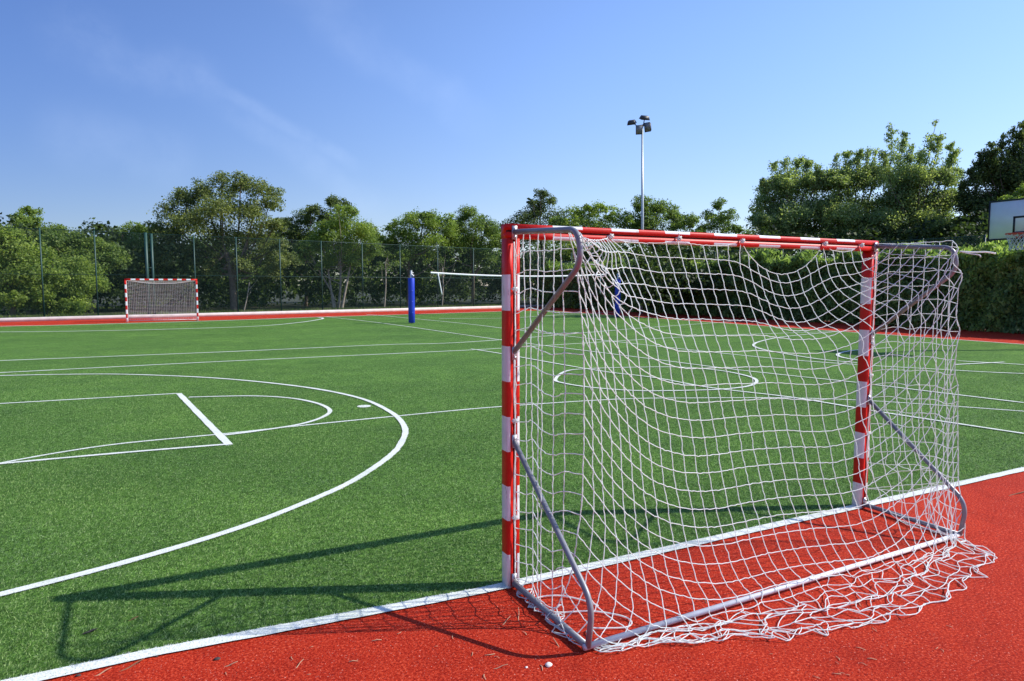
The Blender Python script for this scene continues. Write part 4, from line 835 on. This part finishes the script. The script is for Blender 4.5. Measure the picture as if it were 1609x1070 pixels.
def tree(name,label,spec,D,trunk,leafm,n,size,bark='bark',group='trees beyond the fence',seed=1,cat='tree',limbs=True,thick=.9,tr=.16,extra=2,plumes=()):
    lob=lobes_from(spec,D,seed,thick,extra); tb=base(trunk[0],D); root=empty(name,tuple(tb),0,label,cat,group)
    lob=lob.copy(); lob[:,:3]-=tb
    g=random.Random(seed+50); cz=lob[:,2].max(); tz=max(lob[:,2].min()+.5,cz*.45)
    tx=at(trunk[-1],449,D)-at(trunk[0],449,D)
    path=smooth_path([(0,0,-.1),(tx[0]*.4+.1,tx[1]*.4,tz*.5),(tx[0],tx[1],tz)],5)
    mb=MB().tube(path,np.linspace(tr,tr*.55,len(path)),8)
    if limbs:
        top=path[-1]
        for b in lob[::2]:
            if b[3]<.3: continue
            s=path[g.randrange(len(path)//2,len(path))]; e=b[:3]; m=(s+e)/2+np.array([g.uniform(-.3,.3),g.uniform(-.3,.3),-.15*np.linalg.norm(e-s)])
            pl=smooth_path([s,m,e],5); mb.tube(pl,np.linspace(tr*.42,tr*.10,len(pl)),5)
    lines=[]
    for k,(x0,y0,x1,y1,r0,r1) in enumerate(plumes):
        dd=g.uniform(-1,1)*1.2
        a_=at(x0,y0,D+dd)-tb; b_=at(x1,y1,D+dd+g.uniform(-.5,.5))-tb; lines.append((a_,b_,r0*D/F,r1*D/F))
        pl=smooth_path([path[-1],(path[-1]+a_)/2+np.array([0,0,.2]),a_,(a_+b_)/2+np.array([.06,0,0]),b_],4); mb.tube(pl,np.linspace(tr*.3,.012,len(pl)),5)
    mb.build('trunk',M[bark],root,True)
    v,f=leaves(lob,int(n*1.35),size*.86,seed)
    if lines:
        v2,f2=plume_leaves(lines,1500,size*.95,seed+9); f=np.concatenate([f,f2+len(v)]); v=np.concatenate([v,v2])
    mesh_np('crown',v,f,LM[leafm],root)
    return root
DF=lambda px: 32.3+.0285*px
SZ=.15
tree('broadleaf_tree','light green bushy tree at the left edge of the photo, leaves down to the ground',[(-40,395,40),(20,388,30),(2,430,42),(42,428,28),(25,470,30),(58,462,20),(-30,450,40),(8,372,18)],DF(10)+3,(15,20),'lime',24480,SZ,seed=1)
tree('slender_tree','thin dark treetop standing above the bushes at far left',[(40,332,9),(33,347,12),(58,350,12),(48,368,22),(85,365,15),(72,385,24),(12,372,18),(40,395,28)],DF(60)+9,(50,48),'mid',14144,SZ,seed=2)
tree('broadleaf_tree','mid green rounded tree between the far left fence posts',[(98,376,17),(125,382,19),(150,388,17),(110,402,28),(150,412,26),(80,398,22),(175,400,18)],DF(120)+6,(118,118),'mid',17680,SZ,seed=3)
tree('leafy_shrub','bright green shrub pressed against the fence left of the distant goal',[(112,425,25),(92,452,26),(125,448,22),(80,476,18),(120,478,18)],DF(110)+2.6,(105,105),'lime',16320,0.130,seed=4,group='shrubs behind the fence',cat='shrub',limbs=False)
tree('broadleaf_tree','small round dark green treetop just left of the big oak',[(210,364,15),(196,376,14),(226,378,16),(185,394,20),(215,398,28),(205,425,26)],DF(205)+10,(208,208),'mid',12240,SZ,seed=5)
tree('oak_tree','largest oak with a broad open crown and thick trunk left of centre',[(350,290,19),(378,286,16),(318,300,20),(288,315,19),(264,336,18),(246,360,14),(408,300,18),(424,322,15),(398,333,24),(350,328,30),(305,350,29),(272,375,23),(430,358,15),(402,375,26),(350,378,30),(310,398,23),(437,388,13),(328,428,18),(392,418,18),(372,412,15),(300,425,20),(285,400,18),(415,400,20),(340,408,20),(425,430,16),(455,410,14)],DF(350)+5,(366,364,358),'oak',46240,0.144,seed=6,tr=.27,extra=1)
tree('broadleaf_tree','dark treetop behind and left of the pale stemmed tree',[(495,332,13),(476,346,17),(525,318,11),(541,324,11),(512,345,19),(462,366,20),(452,392,20),(490,380,26),(448,352,12),(440,372,14),(580,368,14)],DF(490)+12,(480,480),'dark',17680,0.158,seed=7)
rt_=tree('multi_stem_tree','lime green tree on several pale slender stems behind the fence',[(540,350,22),(515,366,20),(570,366,20),(500,386,20),(540,386,26),(580,392,16),(560,412,16),(520,414,14),(475,402,15),(545,335,14)],DF(530)+4,(531,533,536),'lime',23120,0.137,bark='palebark',seed=8,tr=.10)
D_=DF(530)+4; o_=np.array(rt_.location)
for P_,r0 in (([(527,489),(522,462),(510,440),(498,420),(488,400)],.085),([(525,489),(522,470),(518,440),(513,412),(508,390)],.10),([(537,489),(541,465),(546,440),(551,412),(556,388)],.11)):
    q=np.array([at(a,b,D_)-o_ for a,b in P_]); q[0,2]=-.1; MB().tube(smooth_path(q,4),np.linspace(r0,r0*.5,(len(q)-1)*4+1),7).build('stem',M['palebark'],rt_,True)
tree('broadleaf_tree','yellowish green tree behind the fence left of the blue post',[(620,354,13),(650,347,16),(680,347,16),(640,372,24),(682,374,24),(610,384,18),(660,396,22),(705,366,16),(632,400,18),(595,378,14),(665,340,10),(705,345,10),(690,355,14)],DF(650)+6,(640,642),'lime',21760,SZ,seed=9)
tree('broadleaf_tree','mid green tree behind the fence right of the blue post',[(735,338,14),(720,360,18),(757,352,14),(772,362,15),(740,380,24),(782,378,18),(760,402,20),(715,388,18)],DF(740)+6,(742,742),'mid',20400,SZ,seed=10)
tree('broadleaf_tree','dark pointed treetop rising highest behind the left end of the crossbar',[(850,306,10),(836,317,8),(866,316,9),(850,328,16),(830,345,18),(872,345,18),(800,365,20),(840,372,26)],DF(850)+14,(850,850),'dark',14144,0.173,seed=11)
tree('broadleaf_tree','bushy light green tree behind the left part of the near crossbar',[(905,337,14),(940,331,14),(922,350,22),(962,337,14),(890,362,20),(950,366,22),(985,347,15),(900,395,26),(960,395,26),(880,352,14),(995,370,16),(925,328,8)],DF(930)+7,(930,930),'lime',21760,0.173,seed=12)
tree('broadleaf_tree','dark green tree standing directly behind the floodlight mast',[(1010,322,14),(1036,328,14),(1056,335,14),(1025,350,22),(1065,352,16),(1084,348,11),(1005,358,18),(1040,385,26),(1075,385,22)],DF(1030)+4,(1030,1030),'mid',21760,0.173,seed=13)
tree('broadleaf_tree','small isolated treetop with sky on both sides right of the floodlight mast',[(1130,322,10),(1114,340,11),(1146,340,12),(1130,354,18),(1104,360,10),(1156,362,9),(1130,385,22),(1172,372,12),(1095,372,14),(1165,388,16)],DF(1130)+5,(1130,1130),'mid',14144,0.173,seed=14)
G2='trees behind the hedge'
tree('acacia_tree','rounded olive green tree at the left of the group above the hedge',[(1212,295,17),(1240,300,27),(1280,290,20),(1202,325,18),(1230,340,28),(1275,335,28),(1190,350,14),(1235,378,26),(1280,378,26),(1215,355,22),(1255,360,24),(1205,385,22)],44,(1240,1240),'olive',38080,0.137,group=G2,seed=15,plumes=[(1222,300,1216,256,15,5),(1236,300,1236,250,14,5),(1265,300,1268,256,13,5),(1205,330,1196,284,12,4),(1250,300,1254,252,16,6),(1278,300,1282,262,13,5)])
tree('acacia_tree','olive green tree in the middle of the group above the hedge',[(1300,285,18),(1340,288,27),(1375,278,20),(1312,330,28),(1360,335,30),(1320,378,26),(1368,378,26),(1300,358,22),(1340,362,26),(1375,350,22)],43,(1338,1338),'olive',38080,0.137,group=G2,seed=16,plumes=[(1318,300,1312,244,15,5),(1332,300,1332,240,14,5),(1358,300,1364,236,13,4),(1345,300,1350,240,14,5),(1368,300,1376,232,13,4)])
tree('acacia_tree','tallest wispy tree above the hedge with tips leaning right',[(1430,285,27),(1482,280,18),(1412,320,28),(1460,325,30),(1490,312,16),(1410,372,26),(1460,372,26),(1390,350,22),(1440,355,26),(1485,350,20),(1495,378,20)],41,(1430,1436),'olive',51680,0.130,group=G2,seed=17,plumes=[(1396,300,1402,198,17,4),(1409,290,1420,212,14,4),(1459,290,1478,206,13,4),(1484,300,1494,226,12,4),(1440,300,1447,240,14,5),(1420,300,1436,226,15,4),(1446,290,1472,188,16,3),(1470,300,1502,238,14,4),(1488,330,1508,268,12,4),(1402,300,1388,238,12,4)])
tree('dark_tree','huge dark tree behind the basketball backboard at right edge',[(1645,215,30),(1580,278,28),(1625,265,36),(1525,320,22),(1570,325,34),(1620,330,38),(1518,355,18),(1560,372,28),(1615,372,30)],38,(1590,1590),'dark',59840,0.137,group=G2,seed=18,plumes=[(1545,290,1540,244,14,5),(1558,280,1558,228,14,5),(1588,270,1592,205,15,5),(1526,340,1512,290,12,4),(1572,280,1574,214,16,5),(1603,270,1610,196,17,6),(1535,300,1522,270,13,5)])
tree('leafy_shrub','sunlit yellow green shrub top peeping above the basketball backboard',[(1602,310,8),(1614,302,10),(1590,316,5),(1612,325,12),(1625,345,20)],30,(1618,1616),'lime',7072,0.094,group=G2,seed=19,cat='shrub',limbs=False,extra=1)
# bare and thin trees inside the edge of the wood
tree('bare_tree','thin pale stemmed sapling seen through the fence left of the blue post',[(600,418,9),(622,414,9),(610,402,9)],DF(605)+3,(603,606),'mid',350,0.122,bark='palebark',seed=20,tr=.07)
tree('bare_tree','almost leafless grey branching tree behind the fence right of the blue post',[(690,405,10),(705,395,10),(715,412,9),(672,412,8),(696,425,9)],DF(690)+2.6,(694,695),'mid',260,0.115,bark='palebark',seed=21,tr=.07)
tree('bare_tree','leaning bare sapling behind the fence right of the big oak',[(392,440,8),(405,428,10),(380,455,6)],DF(385)+2.5,(381,392),'mid',200,0.115,bark='palebark',seed=22,tr=.05)
# the dark undergrowth of the wood, one mass
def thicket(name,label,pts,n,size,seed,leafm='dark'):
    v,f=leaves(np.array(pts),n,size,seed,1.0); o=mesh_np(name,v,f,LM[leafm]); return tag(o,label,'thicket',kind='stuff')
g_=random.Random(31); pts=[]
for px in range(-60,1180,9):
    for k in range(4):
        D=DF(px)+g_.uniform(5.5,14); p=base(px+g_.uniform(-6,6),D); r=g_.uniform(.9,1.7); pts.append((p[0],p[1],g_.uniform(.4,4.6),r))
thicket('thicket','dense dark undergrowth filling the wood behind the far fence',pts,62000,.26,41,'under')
pts=[]
for px in range(-60,1180,11):
    for k in range(4):
        D=DF(px)+g_.uniform(13,28); p=base(px+g_.uniform(-6,6),D); r=g_.uniform(1.3,2.0); pts.append((p[0],p[1],g_.uniform(.4,max(1.5,1.5+.075*D-r+.6*math.sin(px*.045)+.3*math.sin(px*.11))),r))
thicket('far_wood','deep dark wood closing the view behind the far trees',pts,120000,.24,43,'mid')
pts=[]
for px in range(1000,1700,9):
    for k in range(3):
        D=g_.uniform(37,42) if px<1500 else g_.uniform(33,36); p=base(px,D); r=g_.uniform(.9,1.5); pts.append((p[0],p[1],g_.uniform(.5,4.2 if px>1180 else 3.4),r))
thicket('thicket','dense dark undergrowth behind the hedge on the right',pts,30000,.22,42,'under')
# clipped hedge along the right side
def hedge(x0,x1,y0,y1,h):
    g=np.random.default_rng(77); r=empty('hedge',((x0+x1)/2,(y0+y1)/2,0),0,'long clipped dark green conifer hedge along the right side of the pitch','hedge')
    c=np.array([(x0+x1)/2,(y0+y1)/2,0]); n=HEDGE_N
    # nearer stretches carry more, smaller sprays
    t=g.random(n)**1.5; y=y0+(y1-y0)*t; side=g.random(n)
    lump=.16*np.sin(y*2.3)+.12*np.sin(y*5.1+1)+.10*np.sin(y*.9)
    z=h*g.random(n)**.85; x=x0+.28*g.random(n)**2*2+.10*np.sin(z*4+y*3)+lump*.5
    topm=side<.26
    x=np.where(topm,x0+(x1-x0)*g.random(n),x); z=np.where(topm,h-.25*g.random(n)**2+1.3*lump+.16*g.standard_normal(n).clip(-1,2.4)+.22*np.maximum(0,np.sin(y*7.7)*np.sin(y*3.1+2))*g.random(n),z)
    hollow=np.sin(y*3.3+1.5*np.sin(z*2.1))*np.sin(z*2.6+y*1.1); x=np.where(topm,x,x+.34*np.clip(hollow,0,1))
    P=np.stack([x,y,np.maximum(z,.06)],-1)-c
    size=(.10+.10*t)[:,None]*(.7+.6*g.random((n,1)))
    nrm=np.array([-.7,0,.35])+.7*g.standard_normal((n,3)); nrm/=np.linalg.norm(nrm,axis=1)[:,None]
    a=np.array([0,0,1])+.7*g.standard_normal((n,3)); a-=nrm*np.sum(a*nrm,1)[:,None]; a/=np.linalg.norm(a,axis=1)[:,None]; b=np.cross(nrm,a)
    v=np.stack([P-a*size*.8,P+b*size*.38,P+a*size*1.1,P-b*size*.38],1).reshape(-1,3)
    mesh_np('foliage',v,np.arange(4*n).reshape(-1,4),LM['hedge'],r)
    m=MB()
    for k in range(44):
        yy=y0+(y1-y0)*(k+.5)/44; m.tube([(0,yy-c[1],0),(.05*math.sin(k),yy-c[1],h*.85)],.05,6)
    m.box((.25,0,h*.46),(x1-x0-.6,y1-y0-.4,h*.80)).build('stems_and_dark_core',M['stem_core'],r)  # added solid dark box stands for the shade deep inside the hedge
hedge(24.2,25.6,2.0,45.5,2.95)
# weeds at the foot of the far fence
g=np.random.default_rng(5); n=9000; s=g.random(n)*(on_fence(800)-on_fence(-30))+on_fence(-30)
P=np.c_[FL0[0]+fd[0]*s,FL0[1]+fd[1]*s+g.uniform(.15,1.6,n),np.full(n,.05)]
hgt=.10+.22*g.random(n)**2; th=g.random(n)*6.28; w=.02
v=np.stack([P+np.c_[w*np.cos(th),w*np.sin(th),0*th],P-np.c_[w*np.cos(th),w*np.sin(th),0*th],P+np.c_[.08*g.standard_normal(n),.08*g.standard_normal(n),hgt]],1).reshape(-1,3)
tag(mesh_np('weeds',v,np.arange(3*n).reshape(-1,3),LM['mid']),'short weeds and grass at the foot of the far fence','grass',kind='stuff')

# ------------------------------------------------------------------ litter on the track and turf
def twig(px,py,ln,ang,label,m='twig',r=.004):
    p=ground(px,py); g=rnd
    pts=[(math.cos(ang)*ln*t+g.uniform(-.1,.1)*ln*.3,math.sin(ang)*ln*t+g.uniform(-.1,.1)*ln*.3,.006+.01*math.sin(t*3)) for t in (-.5,-.2,.15,.5)]
    tag(MB().tube(smooth_path(pts,4),np.linspace(r,r*.5,13),5).build('twig',M[m],None,True,tuple(p)),label,'twig','litter on the ground')
twig(208,1047,.11,.35,'brown bent twig lying on the red track at bottom left','twig',.005)
twig(162,1058,.07,.2,'small pale dry twig left of the brown bent twig on the track','straw',.004)
twig(362,1046,.06,-.2,'short pale twig below the goal line shadow on the track','straw',.004)
twig(470,1046,.06,.7,'thin straw coloured twig on the track nearer the net','straw',.003)
twig(815,968,.13,1.1,'curved straw stalk on the track beside the near goal bar','straw',.003)
twig(795,978,.09,.5,'small straw stalk left of the curved stalk by the goal bar','straw',.003)
twig(874,1012,.07,1.5,'brown stalk lying just outside the near goal net','straw',.0035)
twig(205,976,.07,.1,'dark twig lying on the turf inside the goal shadow','twig',.004)
twig(1108,946,.05,1.2,'tiny dark twig on red track under the middle of the net','twig',.004)
twig(785,1050,.08,-.3,'straw stalk on the track left of the white stone','straw',.003)
twig(1600,776,.25,-.1,'dark stick lying on the red track near the right edge','twig',.006)
# straw bits too many to tell apart, blown over the track
bit=MB().tube([(-.5,0,.004),(-.1,.04,.010),(.5,-.02,.004)],[.05,.06,.04],5)
bit_o=None
for k in range(70):
    px=rnd.uniform(60,1500); py=rnd.uniform(930,1066)
    p=ground(px,py)
    if p[1]>-.12 or (-1.6<p[0]<1.7 and p[1]>-1.1): continue
    if bit_o is None: bit_o=MB().tube([(-.5,0,.15),(-.1,.08,.22),(.5,-.04,.15)],[.05,.06,.04],5).build('straw_bit',M['straw']); o=bit_o
    else: o=bit_o.copy(); COL.objects.link(o)
    q=rnd.uniform(.015,.05); o.location=tuple(p); o.scale=(q,q*rnd.choice((-1,1)),.022); o.rotation_euler=(0,0,rnd.uniform(0,6.28))
    tag(o,'tiny dry straw bit lying loose on the red track in the foreground','straw bit','straw bits on the red track')
def pebble(px,py,r,label,m,name='pebble',flat=.6):
    p=ground(px,py); g=rnd; mb=MB(); k=9; rings=[]
    v=[(0,0,r*flat*1.6)]
    for z,q in ((1.3,.55),(.75,.95),(.2,.9)):
        for a in range(k): v.append((r*q*math.cos(a*6.283/k)*g.uniform(.8,1.25)*1.3,r*q*math.sin(a*6.283/k)*g.uniform(.8,1.2),r*flat*z*g.uniform(.9,1.1)))
    mb.add(v,[(0,1+a,1+(a+1)%k) for a in range(k)]); nb=mb.n-len(v)
    fs=[(1+ri*k+a,1+(ri+1)*k+a,1+(ri+1)*k+(a+1)%k,1+ri*k+(a+1)%k) for ri in range(2) for a in range(k)]
    mb.f.setdefault(4,[]).append(np.array(fs)+nb); mb.m.setdefault(4,[]).append(np.zeros(len(fs),int))
    tag(mb.build(name,M[m],None,False,tuple(p)),label,name.replace('_',' '),'litter on the ground')
pebble(862,1046,.016,'white stone lying on the red track below the near goal corner','stone')
pebble(341,1036,.012,'dark crumpled leaf on the red track at lower left','dryleaf','dry_leaf',.5)
pebble(123,1062,.009,'dark seed pod on the track by the bottom left corner','dryleaf','seed_pod',.6)
pebble(246,1032,.006,'tiny dark pebble beside the goal line at lower left','dryleaf')
pebble(827,1049,.006,'small pale pebble left of the white stone','stone')
p=ground(139,995); a=np.array([(-.035,-.006,.004),(0,-.02,.012),(.045,-.004,.02),(.02,.018,.010),(-.01,.014,.006)])
tag(mesh_np('dry_leaf',np.concatenate([a,a-[0,0,.002]]),[np.array([(0,1,2,3,4),(9,8,7,6,5)])],M['dryleaf'],loc=tuple(p)),'curled dark dry leaf on the turf where the goal shadow bends','dry leaf','litter on the ground')
